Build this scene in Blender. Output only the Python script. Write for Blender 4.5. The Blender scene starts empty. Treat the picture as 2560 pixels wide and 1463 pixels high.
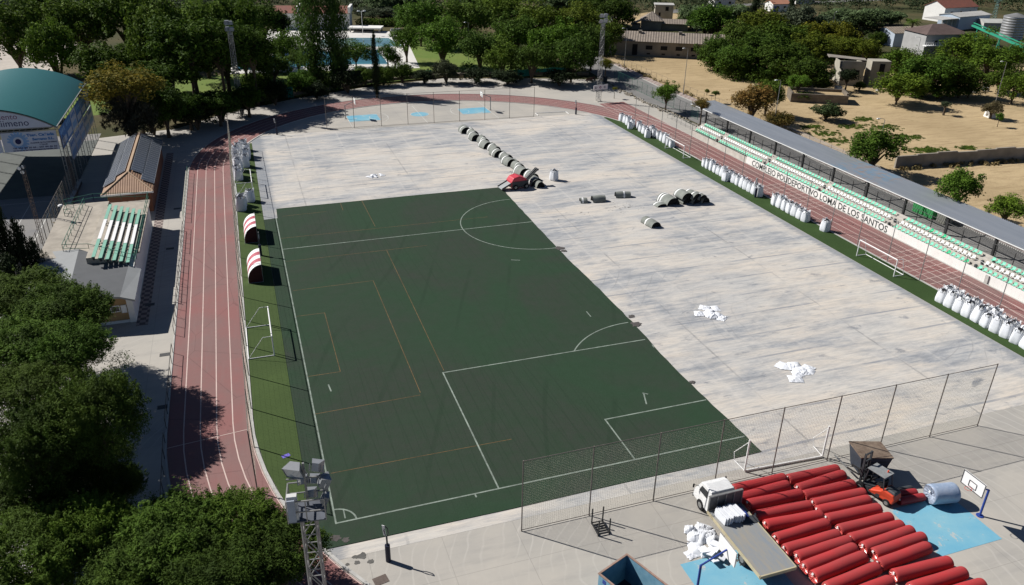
import bpy, bmesh, math, random
import numpy as np
from mathutils import Vector, Matrix
random.seed(7)
R = math.radians
scene = bpy.context.scene
COL = scene.collection

# ------------------------------------------------------------------ camera
CAM = Vector((-34.275, -43.003, 38.509)); PAN, TILT, ROLL, FPX = 0.333273, 0.461282, 0.0160632, 1979.24
PW, PH = 2560.0, 1463.0
fw = Vector((math.sin(PAN)*math.cos(TILT), math.cos(PAN)*math.cos(TILT), -math.sin(TILT)))
rt = fw.cross(Vector((0, 0, 1))).normalized(); up = rt.cross(fw)
rt2 = rt*math.cos(ROLL) + up*math.sin(ROLL); up2 = up*math.cos(ROLL) - rt*math.sin(ROLL)
cd = bpy.data.cameras.new('camera'); cam = bpy.data.objects.new('camera', cd); COL.objects.link(cam)
m = Matrix((rt2, up2, -fw)).transposed().to_4x4(); m.translation = CAM; cam.matrix_world = m
cd.sensor_fit = 'HORIZONTAL'; cd.sensor_width = 36; cd.lens = 36*FPX/PW; cd.clip_start = 0.5; cd.clip_end = 3000
scene.camera = cam
def at(u, v, z=0.0):                      # survey helper: photo measurement -> place on the level z
    d = fw + rt2*((u-PW/2)/FPX) - up2*((v-PH/2)/FPX)
    return CAM + d*((z-CAM.z)/d.z)

# ------------------------------------------------------------------ light
w = bpy.data.worlds.new('World'); scene.world = w; w.use_nodes = True
nt = w.node_tree; bg = nt.nodes['Background']
sky = nt.nodes.new('ShaderNodeTexSky'); sky.sky_type = 'NISHITA'; sky.sun_disc = False
sky.sun_elevation = R(40); sky.sun_rotation = R(311); sky.altitude = 600; sky.air_density = 0.55; sky.dust_density = 0.15; sky.ozone_density = 2.5
nt.links.new(sky.outputs[0], bg.inputs[0]); bg.inputs[1].default_value = 0.05
sd = bpy.data.lights.new('sun', 'SUN'); sun = bpy.data.objects.new('sun', sd); COL.objects.link(sun)
sd.energy = 5.0; sd.angle = R(0.5); sd.color = (1.0, 0.965, 0.925)
SD = Vector((0.755*math.cos(R(40)), -0.656*math.cos(R(40)), -math.sin(R(40))))
sun.rotation_euler = SD.to_track_quat('-Z', 'Y').to_euler(); sun.location = (-200, 200, 200)
vs = scene.view_settings; vs.view_transform = 'Standard'; vs.look = 'None'; vs.gamma = 1; vs.exposure = 0.42
vs.use_curve_mapping = False
scene.cycles.max_bounces = 5; scene.cycles.diffuse_bounces = 2

# ------------------------------------------------------------------ object helpers
def tag(o, label=None, cat=None, group=None, kind=None):
    if label: o['label'] = label
    if cat: o['category'] = cat
    if group: o['group'] = group
    if kind: o['kind'] = kind
    return o
def thing(name, label, cat, loc=(0, 0, 0), rz=0, group=None):
    o = bpy.data.objects.new(name, None); COL.objects.link(o); o.location = loc; o.rotation_euler = (0, 0, rz)
    o.empty_display_size = 0.3
    return tag(o, label, cat, group)
def kids(o): return list(o.children)
def copy_tree(o, parent=None):
    c = o.copy(); COL.objects.link(c); c.parent = parent
    for ch in kids(o): copy_tree(ch, c)
    return c
class MB:
    def __init__(s): s.v = []; s.f = []; s.mi = []; s.cur = 0
    def _add(s, vs_, fs):
        n = len(s.v); s.v += [tuple(a) for a in vs_]
        for f in fs: s.f.append(tuple(n+i for i in f)); s.mi.append(s.cur)
    def box(s, c, d, rz=0, M=None, taper=1.0):
        hx, hy, hz = d[0]/2, d[1]/2, d[2]/2; V = []
        for z in (-1, 1):
            t = taper if z > 0 else 1
            for x, y in ((-1, -1), (1, -1), (1, 1), (-1, 1)): V.append(Vector((x*hx*t, y*hy*t, z*hz)))
        mat = (M if M is not None else Matrix.Rotation(rz, 3, 'Z'))
        V = [mat @ a + Vector(c) for a in V]
        s._add(V, [(3, 2, 1, 0), (4, 5, 6, 7), (0, 1, 5, 4), (1, 2, 6, 5), (2, 3, 7, 6), (3, 0, 4, 7)]); return s
    def b3(s, x0, x1, y0, y1, z0, z1): return s.box(((x0+x1)/2, (y0+y1)/2, (z0+z1)/2), (x1-x0, y1-y0, z1-z0))
    def cyl(s, a, b, r, n=8, r2=None, caps=True):
        a = Vector(a); b = Vector(b); d = b-a; r2 = r if r2 is None else r2
        q = d.to_track_quat('Z', 'Y'); V = []
        for p, rr in ((a, r), (b, r2)):
            for i in range(n):
                t = 2*math.pi*i/n; V.append(p + q @ Vector((rr*math.cos(t), rr*math.sin(t), 0)))
        F = [(i, (i+1) % n, n+(i+1) % n, n+i) for i in range(n)]
        if caps: F += [tuple(range(n-1, -1, -1)), tuple(range(n, 2*n))]
        s._add(V, F); return s
    def bar(s, a, b, w_=0.05, h=None):
        a = Vector(a); b = Vector(b); d = b-a; L = d.length
        q = d.to_track_quat('Z', 'Y').to_matrix()
        return s.box((a+b)/2, (w_, h or w_, L), M=q)
    def path(s, pts, r, n=6):
        for a, b in zip(pts[:-1], pts[1:]): s.cyl(a, b, r, n)
        return s
    def poly(s, pts): s._add(pts, [tuple(range(len(pts)))]); return s
    def grid(s, rows):
        n = len(rows[0]); V = [p for r_ in rows for p in r_]
        F = [(j*n+i, j*n+i+1, (j+1)*n+i+1, (j+1)*n+i) for j in range(len(rows)-1) for i in range(n-1)]
        s._add(V, F); return s
    def prism(s, pts, z0, z1):
        n = len(pts); V = [(x, y, z0) for x, y in pts] + [(x, y, z1) for x, y in pts]
        s._add(V, [tuple(range(n-1, -1, -1)), tuple(range(n, 2*n))] + [(i, (i+1) % n, n+(i+1) % n, n+i) for i in range(n)]); return s
    def build(s, name, mat, parent=None, smooth=False, loc=None, rz=0):
        me = bpy.data.meshes.new(name); me.from_pydata([tuple(a) for a in s.v], [], s.f)
        mats = mat if isinstance(mat, (list, tuple)) else [mat]
        for x in mats: me.materials.append(x)
        if len(mats) > 1: me.polygons.foreach_set('material_index', s.mi)
        if smooth: me.polygons.foreach_set('use_smooth', [True]*len(me.polygons))
        me.update(); o = bpy.data.objects.new(name, me); COL.objects.link(o)
        if parent is not None: o.parent = parent
        if loc is not None: o.location = loc; o.rotation_euler = (0, 0, rz)
        return o
def smooth_angle(o, deg=40):
    bm = bmesh.new(); bm.from_mesh(o.data)
    for f in bm.faces: f.smooth = True
    for e in bm.edges:
        if len(e.link_faces) == 2 and e.calc_face_angle(0) > R(deg): e.smooth = False
    bm.to_mesh(o.data); bm.free(); return o
def bevel(o, wdt, seg=2):
    b = o.modifiers.new('bevel', 'BEVEL'); b.width = wdt; b.segments = seg; b.limit_method = 'ANGLE'; return o
def text_mesh(name, body, size, mat, parent=None, loc=(0, 0, 0), rot=(0, 0, 0), extrude=0.01, width=None, bold=0.0, align='LEFT'):
    cu = bpy.data.curves.new(name, 'FONT'); cu.body = body; cu.size = size; cu.extrude = extrude; cu.offset = bold; cu.align_x = align
    cu.resolution_u = 3
    to = bpy.data.objects.new(name, cu); COL.objects.link(to)
    dg = bpy.context.evaluated_depsgraph_get(); me = bpy.data.meshes.new_from_object(to.evaluated_get(dg))
    bpy.data.objects.remove(to); me.materials.clear(); me.materials.append(mat)
    o = bpy.data.objects.new(name, me); COL.objects.link(o)
    if width:
        xs = [v.co.x for v in me.vertices]; k = width/(max(xs)-min(xs))
        for v in me.vertices: v.co.x *= k
    o.location = loc; o.rotation_euler = rot
    if parent is not None: o.parent = parent
    return o

# ------------------------------------------------------------------ materials
class NG:
    def __init__(s, name, rough=0.8, spec=0.3, metallic=0.0):
        s.m = bpy.data.materials.new(name); s.m.use_nodes = True; s.t = s.m.node_tree
        s.p = s.t.nodes['Principled BSDF']; s.p.inputs['Roughness'].default_value = rough
        s.p.inputs['Metallic'].default_value = metallic
        s.p.inputs['Specular IOR Level'].default_value = spec
        g = s.t.nodes.new('ShaderNodeNewGeometry'); s.pos = g.outputs['Position']; s.geo = g
    def n(s, ty, **kw):
        x = s.t.nodes.new(ty)
        for k, v in kw.items(): setattr(x, k, v)
        return x
    def L(s, a, b): s.t.links.new(a, b)
    def scale(s, vec, sc, rot=0, off=(0, 0, 0)):
        mp = s.n('ShaderNodeMapping'); s.L(vec, mp.inputs[0]); mp.inputs['Scale'].default_value = sc
        mp.inputs['Rotation'].default_value = (0, 0, rot); mp.inputs['Location'].default_value = off; return mp.outputs[0]
    def noise(s, vec, scale=1, detail=4, rough=0.55, dist=0.0):
        x = s.n('ShaderNodeTexNoise'); s.L(vec, x.inputs['Vector']); x.inputs['Scale'].default_value = scale
        x.inputs['Detail'].default_value = detail; x.inputs['Roughness'].default_value = rough; x.inputs['Distortion'].default_value = dist
        return x.outputs[0]
    def ramp(s, f, stops):
        x = s.n('ShaderNodeValToRGB'); s.L(f, x.inputs[0]); e = x.color_ramp.elements
        while len(e) < len(stops): e.new(0.5)
        for i, (p, c) in enumerate(stops):
            e[i].position = p; e[i].color = (c, c, c, 1) if isinstance(c, (int, float)) else (*c, 1)
        return x.outputs[0]
    def mix(s, f, a, b, mode='MIX'):
        x = s.n('ShaderNodeMix', data_type='RGBA', blend_type=mode)
        for si, val in ((0, f), (6, a), (7, b)):
            sock = x.inputs[si]
            if isinstance(val, bpy.types.NodeSocket): s.L(val, sock)
            elif si == 0: sock.default_value = val
            else: sock.default_value = (*val, 1) if not isinstance(val, (int, float)) else (val, val, val, 1)
        return x.outputs[2]
    def math(s, op, a, b=0.0, c=0.0):
        x = s.n('ShaderNodeMath', operation=op)
        for i, val in enumerate((a, b, c)):
            if isinstance(val, bpy.types.NodeSocket): s.L(val, x.inputs[i])
            else: x.inputs[i].default_value = val
        return x.outputs[0]
    def xyz(s, vec):
        x = s.n('ShaderNodeSeparateXYZ'); s.L(vec, x.inputs[0]); return x.outputs
    def lines(s, coord, period, width, off=0.0):     # 1 on thin lines every `period`
        a = s.math('ADD', coord, off); a = s.math('DIVIDE', a, period); a = s.math('FRACT', a)
        a = s.math('SUBTRACT', a, 0.5); a = s.math('ABSOLUTE', a); return s.math('GREATER_THAN', a, 0.5-width/period/2)
    def color(s, c):
        if isinstance(c, bpy.types.NodeSocket): s.L(c, s.p.inputs['Base Color'])
        else: s.p.inputs['Base Color'].default_value = (*c, 1)
    def bump(s, h, strength=0.3, dist=0.02):
        b = s.n('ShaderNodeBump'); s.L(h, b.inputs['Height']); b.inputs['Strength'].default_value = strength
        b.inputs['Distance'].default_value = dist; s.L(b.outputs[0], s.p.inputs['Normal'])
_mc = {}
def mat(name, c, rough=0.75, var=0.25, scale=2.0, c2=None, spec=0.3, metallic=0.0, bump=0.0, sc3=(1, 1, 1)):
    if name in _mc: return _mc[name]
    g = NG(name, rough, spec, metallic)
    c2 = c2 or tuple(x*(1-var) for x in c)
    v = g.scale(g.pos, sc3)
    n1 = g.noise(v, scale, 5, 0.6); n2 = g.noise(v, scale*0.17, 3)
    f = g.ramp(g.math('ADD', g.math('MULTIPLY', n1, 0.6), g.math('MULTIPLY', n2, 0.4)), [(0.36, 0.0), (0.64, 1.0)])
    g.color(g.mix(f, c, c2))
    if bump: g.bump(n1, bump, 0.03)
    _mc[name] = g.m; return g.m

def m_pitch_concrete():
    g = NG('pitch_concrete', 0.85, 0.2)
    P = g.pos; o = g.xyz(P)
    warp = g.noise(g.scale(P, (0.03, 0.03, 1)), 1, 2)
    S = g.n('ShaderNodeCombineXYZ'); g.L(o[0], S.inputs[0]); g.L(g.math('ADD', o[1], g.math('MULTIPLY', warp, 1.6)), S.inputs[1]); S = S.outputs[0]
    st = g.noise(g.scale(S, (0.14, 0.70, 1), 0.02), 1, 10, 0.78)
    st2 = g.noise(g.scale(S, (0.34, 1.9, 1), 0.03, (4, 2, 0)), 1, 8, 0.8)
    st3 = g.noise(g.scale(S, (0.45, 4.2, 1), 0.02, (1, 7, 0)), 1, 8, 0.82)
    big = g.noise(g.scale(P, (0.045, 0.07, 1), 0.3), 1, 5, 0.62, 0.5)
    col = g.mix(g.ramp(g.noise(g.scale(P, (0.10, 0.3, 1)), 1, 6, .65), [(0.38, 0.0), (0.64, 1.0)]), (0.52, 0.495, 0.45), (0.58, 0.515, 0.43))
    m0 = g.math('MULTIPLY', g.ramp(big, [(0.44, 0.0), (0.56, 0.9)]), g.ramp(st, [(0.38, 0.3), (0.56, 1.0)]))
    col = g.mix(m0, col, (0.33, 0.345, 0.36))
    m1 = g.math('MULTIPLY', g.ramp(st, [(0.49, 0.0), (0.62, 1.0)]), g.ramp(big, [(0.40, 0.1), (0.56, 1.0)]))
    col = g.mix(g.math('MULTIPLY', m1, .78), col, (0.17, 0.187, 0.21))
    m2 = g.math('MULTIPLY', g.ramp(st2, [(0.50, 0.0), (0.68, .8)]), g.ramp(big, [(0.3, 0.45), (0.6, 1.0)]))
    col = g.mix(m2, col, (0.24, 0.25, 0.26))
    lt = g.ramp(g.noise(g.scale(S, (0.16, 1.3, 1), off=(3, 9, 0)), 1, 8, 0.78), [(0.52, 0.0), (0.68, 0.6)])
    col = g.mix(lt, col, (0.58, 0.55, 0.50))
    col = g.mix(g.ramp(st3, [(0.44, 0.0), (0.64, 0.55)]), col, (0.30, 0.30, 0.30))
    seam = g.math('MULTIPLY', g.lines(g.xyz(S)[1], 4.05, 0.25, 1.2), g.ramp(g.noise(g.scale(P, (0.12, 0.3, 1)), 1, 4), [(0.44, 0.0), (0.58, 0.7)]))
    col = g.mix(seam, col, (0.20, 0.215, 0.24))
    fine = g.noise(g.scale(P, (1.5, 4.0, 1)), 1, 6, 0.7)
    jt = g.math('MULTIPLY', g.lines(g.math('ADD', o[0], g.math('MULTIPLY', fine, 0.35)), 16.4, 0.20, 11.0), g.ramp(g.noise(g.scale(P, (.3, .25, 1)), 1, 4), [(.42, .05), (.64, .6)]))
    col = g.mix(jt, col, (0.19, 0.19, 0.19))
    jt2 = g.math('MULTIPLY', g.lines(g.math('ADD', o[0], g.math('MULTIPLY', fine, 0.3)), 5.5, 0.3, 2.0), g.math('MULTIPLY', g.ramp(big, [(.4, 0), (.6, 1)]), .16))
    col = g.mix(jt2, col, (0.64, 0.60, 0.54))
    spot = g.ramp(g.noise(g.scale(P, (0.30, 0.75, 1), off=(5, 1, 0)), 1, 7, 0.7, 0.5), [(0.59, 0.0), (0.70, 0.75)])
    col = g.mix(spot, col, (0.14, 0.155, 0.18))
    ed = g.math('ADD', g.math('ABSOLUTE', g.math('SUBTRACT', o[0], 0.35)), g.math('MULTIPLY', g.math('SUBTRACT', st2, 0.5), 3.5))
    col = g.mix(g.ramp(g.math('DIVIDE', ed, 40.0), [(0.790, 0.0), (0.808, 0.68)]), col, (0.17, 0.19, 0.215))
    rings = g.n('ShaderNodeTexWave', wave_type='RINGS', rings_direction='Z'); g.L(g.scale(P, (0.1, 0.1, 1), off=(-2.2, -1.5, 0)), rings.inputs[0])
    rings.inputs['Scale'].default_value = 2.4; rings.inputs['Distortion'].default_value = 7; rings.inputs['Detail'].default_value = 2; rings.inputs['Detail Scale'].default_value = .5
    col = g.mix(g.math('MULTIPLY', g.ramp(rings.outputs[0], [(0.965, 0.0), (0.995, 0.4)]), g.ramp(big, [(0.5, 0), (0.6, 1)])), col, (0.22, 0.22, 0.22))
    g.color(col)
    g.bump(fine, 0.15, 0.02); return g.m
def m_apron():
    g = NG('apron_concrete', 0.85, 0.2); P = g.pos; o = g.xyz(P)
    n1 = g.noise(P, 0.12, 6, 0.6); n2 = g.noise(P, 2.2, 6, 0.65); n3 = g.noise(g.scale(P, (0.15, 0.9, 1), 0.5), 1, 6, 0.65)
    col = g.mix(g.ramp(n1, [(0.35, 0.0), (0.65, 1.0)]), (0.43, 0.40, 0.35), (0.34, 0.325, 0.295))
    col = g.mix(g.ramp(n3, [(0.52, 0.0), (0.75, 0.45)]), col, (0.23, 0.225, 0.215))
    swirl = g.n('ShaderNodeTexWave', wave_type='RINGS', rings_direction='Z'); g.L(g.scale(P, (0.11, 0.11, 1), off=(0.6, 1.4, 0)), swirl.inputs[0])
    swirl.inputs['Scale'].default_value = 3.1; swirl.inputs['Distortion'].default_value = 9; swirl.inputs['Detail'].default_value = 2; swirl.inputs['Detail Scale'].default_value = 0.6
    col = g.mix(g.math('MULTIPLY', g.ramp(swirl.outputs[0], [(0.93, 0.0), (1.0, 0.35)]), g.ramp(n1, [(0.4, 0), (0.6, 1)])), col, (0.56, 0.53, 0.48))
    j = g.math('MAXIMUM', g.lines(o[0], 5.0, 0.05, 0.3), g.lines(o[1], 5.0, 0.05, 2.1))
    col = g.mix(g.math('MULTIPLY', j, 0.4), col, (0.2, 0.19, 0.175))
    col = g.mix(g.math('MULTIPLY', n2, 0.25), col, (0.28, 0.265, 0.24)); g.color(col); g.bump(n2, 0.12, 0.02); return g.m
def m_turf(name, c1, c2, c3, tracks=True):
    g = NG(name, 0.9, 0.15); P = g.pos
    n1 = g.noise(P, 0.07, 5, 0.6, 0.8); n2 = g.noise(P, 0.9, 6, 0.7); n3 = g.noise(P, 9, 3, 0.7)
    col = g.mix(g.ramp(n1, [(0.4, 0.0), (0.62, 1.0)]), c1, c2)
    col = g.mix(g.ramp(n2, [(0.4, 0.0), (0.75, 0.55)]), col, c3)
    if tracks:
        for ro, sc, off in ((0.10, 1.3, 0), (-0.22, 1.0, 4), (1.1, 0.5, 9)):
            wv = g.n('ShaderNodeTexWave', wave_type='BANDS', bands_direction='X'); g.L(g.scale(P, (0.25, 0.05, 1), ro, (off, off, 0)), wv.inputs[0])
            wv.inputs['Scale'].default_value = sc; wv.inputs['Distortion'].default_value = 5.0; wv.inputs['Detail'].default_value = 1.0; wv.inputs['Detail Scale'].default_value = 0.5
            mk = g.math('MULTIPLY', g.ramp(wv.outputs[0], [(0.975, 0.0), (0.995, 0.32)]), g.ramp(g.noise(P, 0.05+off*0.003, 3), [(0.46, 0.0), (0.56, 1.0)]))
            col = g.mix(mk, col, tuple(x*0.45 for x in c1))
    col = g.mix(g.math('MULTIPLY', n3, 0.5), col, tuple(x*1.5 for x in c1)); g.color(col); g.bump(n3, 0.5, 0.03); return g.m
def m_track():
    g = NG('track_rubber', 0.85, 0.2); P = g.pos
    n1 = g.noise(P, 0.16, 6, 0.65, 0.5); n2 = g.noise(P, 3, 6, 0.7); n4 = g.noise(g.scale(P, (0.9, 0.08, 1)), 1, 5, 0.6)
    col = g.mix(g.ramp(n1, [(0.38, 0.0), (0.62, 1.0)]), (0.25, 0.113, 0.105), (0.21, 0.125, 0.116))
    col = g.mix(g.ramp(n4, [(0.5, 0.0), (0.7, 0.4)]), col, (0.235, 0.165, 0.15))
    ck = g.n('ShaderNodeTexVoronoi', feature='DISTANCE_TO_EDGE'); g.L(g.scale(P, (0.22, 0.12, 1)), ck.inputs[0]); ck.inputs['Scale'].default_value = 1.0
    nn = g.math('ADD', ck.outputs[0], g.math('MULTIPLY', n2, 0.03))
    col = g.mix(g.math('MULTIPLY', g.math('LESS_THAN', nn, 0.021), 0.35), col, (0.09, 0.05, 0.05))
    col = g.mix(g.math('MULTIPLY', n2, 0.3), col, (0.13, 0.07, 0.065)); g.color(col); g.bump(n2, 0.2, 0.01); return g.m
def m_field():
    g = NG('dry_grass', 0.95, 0.1); P = g.pos
    n1 = g.noise(P, 0.05, 5, 0.6, 0.4); n2 = g.noise(g.scale(P, (0.2, 1.1, 1), 0.45), 1, 7, 0.72); n3 = g.noise(P, 2.5, 5, 0.75)
    col = g.mix(g.ramp(n1, [(0.38, 0.0), (0.64, 1.0)]), (0.50, 0.385, 0.225), (0.38, 0.29, 0.165))
    col = g.mix(g.ramp(n2, [(0.46, 0.0), (0.68, 0.75)]), col, (0.25, 0.18, 0.10))
    col = g.mix(g.ramp(g.noise(P, 0.33, 5, .65), [(0.6, 0.0), (0.72, 0.5)]), col, (0.14, 0.13, 0.055))
    col = g.mix(g.math('MULTIPLY', n3, 0.45), col, (0.24, 0.17, 0.09)); g.color(col); g.bump(n3, 0.6, 0.15); return g.m
def m_ground():
    g = NG('earth', 0.95, 0.1); P = g.pos
    n1 = g.noise(P, 0.02, 6, 0.65, 0.5); n3 = g.noise(P, 1.2, 6, 0.75)
    col = g.mix(g.ramp(n1, [(0.42, 0.0), (0.6, 1.0)]), (0.045, 0.05, 0.022), (0.12, 0.09, 0.05))
    col = g.mix(g.math('MULTIPLY', n3, 0.6), col, (0.05, 0.055, 0.02)); g.color(col); g.bump(n3, 0.6, 0.2); return g.m
def m_leaf(name, ca, cb, cc, trans=0.25, hole=None):
    g = NG(name, 0.75, 0.08)
    oi = g.n('ShaderNodeObjectInfo'); rnd = g.geo.outputs['Random Per Island']
    col = g.mix(g.ramp(rnd, [(0.0, 0.0), (1.0, 1.0)]), ca, cb)
    nz = g.noise(g.pos, 0.55, 3, 0.6)
    col = g.mix(g.ramp(nz, [(0.42, 0.0), (0.65, 0.8)]), col, cc)
    col = g.mix(1.0, col, oi.outputs['Color'], 'MULTIPLY')
    g.color(col)
    tr = g.n('ShaderNodeBsdfTranslucent'); g.L(col, tr.inputs[0])
    mx = g.n('ShaderNodeMixShader'); mx.inputs[0].default_value = trans
    out = g.t.nodes['Material Output']; g.L(g.p.outputs[0], mx.inputs[1]); g.L(tr.outputs[0], mx.inputs[2]); g.L(mx.outputs[0], out.inputs[0])
    return g.m
def m_tiles(name, ca, cb, period=1.0):
    g = NG(name, 0.85, 0.2); ck = g.n('ShaderNodeTexChecker'); g.L(g.pos, ck.inputs[0]); ck.inputs['Scale'].default_value = 1/period
    n = g.noise(g.pos, 1.5, 4); col = g.mix(ck.outputs[1], ca, cb); g.color(g.mix(g.math('MULTIPLY', n, 0.4), col, tuple(x*.6 for x in ca))); return g.m
def m_ribbed(name, c1, c2, period, axis=0, rot=0.0, rough=0.7, spec=0.3, metallic=0.0):
    g = NG(name, rough, spec, metallic); o = g.xyz(g.scale(g.pos, (1, 1, 1), rot))
    a = g.math('SINE', g.math('MULTIPLY', o[axis], 2*math.pi/period)); a = g.math('MULTIPLY_ADD', a, 0.5, 0.5)
    n = g.noise(g.pos, 1.1, 5, 0.65); f = g.ramp(n, [(0.38, 0.0), (0.66, 1.0)])
    col = g.mix(f, c1, c2); col = g.mix(g.math('MULTIPLY', a, 0.3), col, tuple(x*0.5 for x in c1)); g.color(col); g.bump(a, 0.5, period*0.2); return g.m
def m_solar():
    g = NG('solar_cells', 0.25, 0.5); tc = g.n('ShaderNodeTexCoord'); o = g.xyz(tc.outputs['Object'])
    l = g.math('MAXIMUM', g.lines(o[0], 1.7, 0.07), g.lines(o[1], 1.0, 0.06))
    g.color(g.mix(l, (0.085, 0.095, 0.115), (0.42, 0.44, 0.47))); return g.m
def m_water(name, c):
    g = NG(name, 0.06, 0.5); n = g.noise(g.pos, 0.12, 3); g.color(g.mix(g.ramp(n, [(0.4, 0), (0.62, 1)]), c, tuple(x*0.55 for x in c)))
    g.bump(g.noise(g.pos, 3.0, 3), 0.05, 0.05); return g.m

def m_key():
    g = NG('court_blue', .8, .2); n = g.noise(g.pos, .6, 7, .72, .3); n2 = g.noise(g.pos, 2.5, 5, .7)
    col = g.mix(g.ramp(g.noise(g.pos, .3, 5, .6), [(.38, 0), (.62, 1)]), (.135, .35, .47), (.20, .40, .48))
    col = g.mix(g.ramp(n, [(.585, 0), (.62, .8)]), col, (.42, .41, .38)); col = g.mix(g.ramp(n2, [(.62, 0), (.7, .5)]), col, (.06, .14, .2)); g.color(col); return g.m
MT = dict(
 slab=m_pitch_concrete(), apron=m_apron(), track=m_track(), field=m_field(), earth=m_ground(),
 turf=m_turf('pitch_turf', (0.0208, 0.0435, 0.0235), (0.0320, 0.0345, 0.0290), (0.015, 0.034, 0.0160)),
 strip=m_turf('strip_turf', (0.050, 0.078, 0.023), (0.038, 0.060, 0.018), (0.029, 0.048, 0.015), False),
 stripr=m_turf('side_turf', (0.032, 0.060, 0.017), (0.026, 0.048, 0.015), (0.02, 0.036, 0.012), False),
 lawn=m_turf('lawn_grass', (0.10, 0.15, 0.03), (0.15, 0.17, 0.045), (0.06, 0.09, 0.02), False),
 weeds=m_turf('weed_grass', (0.06, 0.10, 0.025), (0.10, 0.12, 0.04), (0.04, 0.06, 0.02), False),
 line=mat('white_paint', (0.27, 0.32, 0.27), 0.8, 0.55, 3), tline=mat('lane_paint', (0.60, 0.46, 0.41), 0.8, 0.22, 1.5),
 oline=mat('orange_paint', (0.17, 0.105, 0.04), 0.8, 0.6, 2), cline=mat('court_paint', (0.6, 0.6, 0.56), 0.8, 0.2, 1),
 kerb=mat('kerb_stone', (0.46, 0.45, 0.42), 0.85, 0.3, 1.5), asphalt=mat('asphalt', (0.20, 0.195, 0.185), 0.9, 0.25, 0.5, bump=0.1),
 path=mat('path_paving', (0.47, 0.42, 0.36), 0.9, 0.25, 1.0), tile=m_tiles('checker_tiles', (0.33, 0.27, 0.24), (0.10, 0.08, 0.075), 0.55),
 tile2=m_tiles('pale_tiles', (0.40, 0.33, 0.29), (0.26, 0.20, 0.18), 0.8),
 steel=mat('galvanised_steel', (0.30, 0.30, 0.29), 0.5, 0.3, 3, metallic=0.4), dsteel=mat('dark_steel', (0.045, 0.045, 0.045), 0.5, 0.3, 3),
 rust=mat('brown_post_paint', (0.19, 0.165, 0.145), 0.7, 0.4, 2), white=mat('white_enamel', (0.78, 0.78, 0.76), 0.5, 0.08, 2),
 wall=mat('white_render', (0.74, 0.73, 0.69), 0.85, 0.12, 0.8), conc=mat('stand_concrete', (0.52, 0.485, 0.43), 0.9, 0.3, 0.9),
 green=mat('green_steel', (0.03, 0.15, 0.10), 0.5, 0.3, 2), black=mat('black_rubber', (0.012, 0.012, 0.013), 0.8, 0.3, 3),
 letter=mat('letter_paint', (0.045, 0.055, 0.055), 0.8, 0.3, 4), dgrey=mat('dark_grey_paint', (0.05, 0.055, 0.06), 0.55, 0.3, 3),
 bark=mat('bark', (0.10, 0.075, 0.05), 0.95, 0.4, 3, bump=0.4), net=mat('net_cord', (0.50, 0.49, 0.38), 0.8, 0.15, 3),
 brick=mat('brick', (0.20, 0.085, 0.05), 0.9, 0.3, 2), stone=mat('dry_stone', (0.19, 0.16, 0.125), 0.95, 0.5, 1.2, bump=0.6),
 render=mat('weathered_render', (0.30, 0.27, 0.225), 0.95, 0.4, 0.45, bump=0.1), tan=mat('ochre_render', (0.42, 0.27, 0.13), 0.9, 0.2, 0.7),
 glass=mat('window_glass', (0.015, 0.02, 0.025), 0.15, 0.3, 1, spec=0.6),
 blue=mat('blue_paint', (0.03, 0.065, 0.30), 0.5, 0.25, 2), key=m_key(),
 bag=mat('bag_fabric', (0.70, 0.72, 0.75), 0.75, 0.12, 3, bump=0.25), infill=mat('rubber_infill', (0.035, 0.037, 0.042), 0.9, 0.4, 5),
 red=mat('red_wrap', (0.42, 0.034, 0.036), 0.6, 0.30, 1.6, (0.31, 0.045, 0.045), bump=0.3, sc3=(.5, 1, 2)), redp=mat('pink_red_paint', (0.55, 0.06, 0.08), 0.4, 0.2, 2),
 rollback=mat('turf_backing', (0.235, 0.25, 0.225), 0.9, 0.35, 1.4, bump=0.3), rolledge=mat('turf_roll_side', (0.008, 0.009, 0.009), 0.95, 0.3, 4),
)
# ================================================================== SETTING
def sheet(name, pts, z, m_, kind='structure'):
    b = MB(); b.poly([(x, y, z) for x, y in pts]); return tag(b.build(name, m_), kind=kind)
b = MB(); b.poly([(-500, -140, 0), (760, -140, 0), (760, 900, 0), (-500, 900, 0)]); tag(b.build('ground', MT['earth']), kind='structure')
sheet('apron', [(-62, -60), (47.6, -60), (47.6, 133), (30, 139), (12, 143.5), (-8, 138), (-24, 130.5), (-38, 121), (-46, 112), (-62, 108)], 0.008, MT['apron'])
sheet('pitch_slab', [(-33.4, -3.4), (33.3, -3.4), (33.3, 102.7), (-33.4, 102.7)], 0.014, MT['slab'])

def ring(r, n=48):
    P = []
    for i in range(n+1):
        t = math.pi*(1-i/n); P.append((r*math.cos(t), 84.5+r*math.sin(t)))
    for i in range(n+1):
        t = -math.pi*i/n; P.append((r*math.cos(t), 14.3+r*math.sin(t)))
    P.append(P[0]); return P
def band(mb, r1, r2, z):
    mb.grid([[(x, y, z) for x, y in ring(r1)], [(x, y, z) for x, y in ring(r2)]])
b = MB(); band(b, 37.0, 43.25, 0.020); b.v = [v for v in b.v]
tag(b.build('running_track', MT['track']), kind='structure')
sheet('sprint_track', [(37.0, 84.0), (43.26, 84.0), (43.26, 110.1), (37.4, 109.7)], 0.0165, MT['track'])
sheet('sprint_track', [(36.98, 14.6), (36.98, -40), (43.26, -40), (43.26, 14.6)], 0.0165, MT['track'])
b = MB()
for k in range(5): band(b, 37.0+1.25*k+(0.03 if k == 0 else 0), 37.09+1.25*k, 0.026)
for k in range(6):
    x = 37.02+1.24*k
    b.poly([(x, 84.5, .0215), (x+.075, 84.5, .0215), (x+.075, 110, .0215), (x, 110, .0215)])
    b.poly([(x, 14, .0215), (x, -40, .0215), (x+.075, -40, .0215), (x+.075, 14, .0215)])
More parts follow.
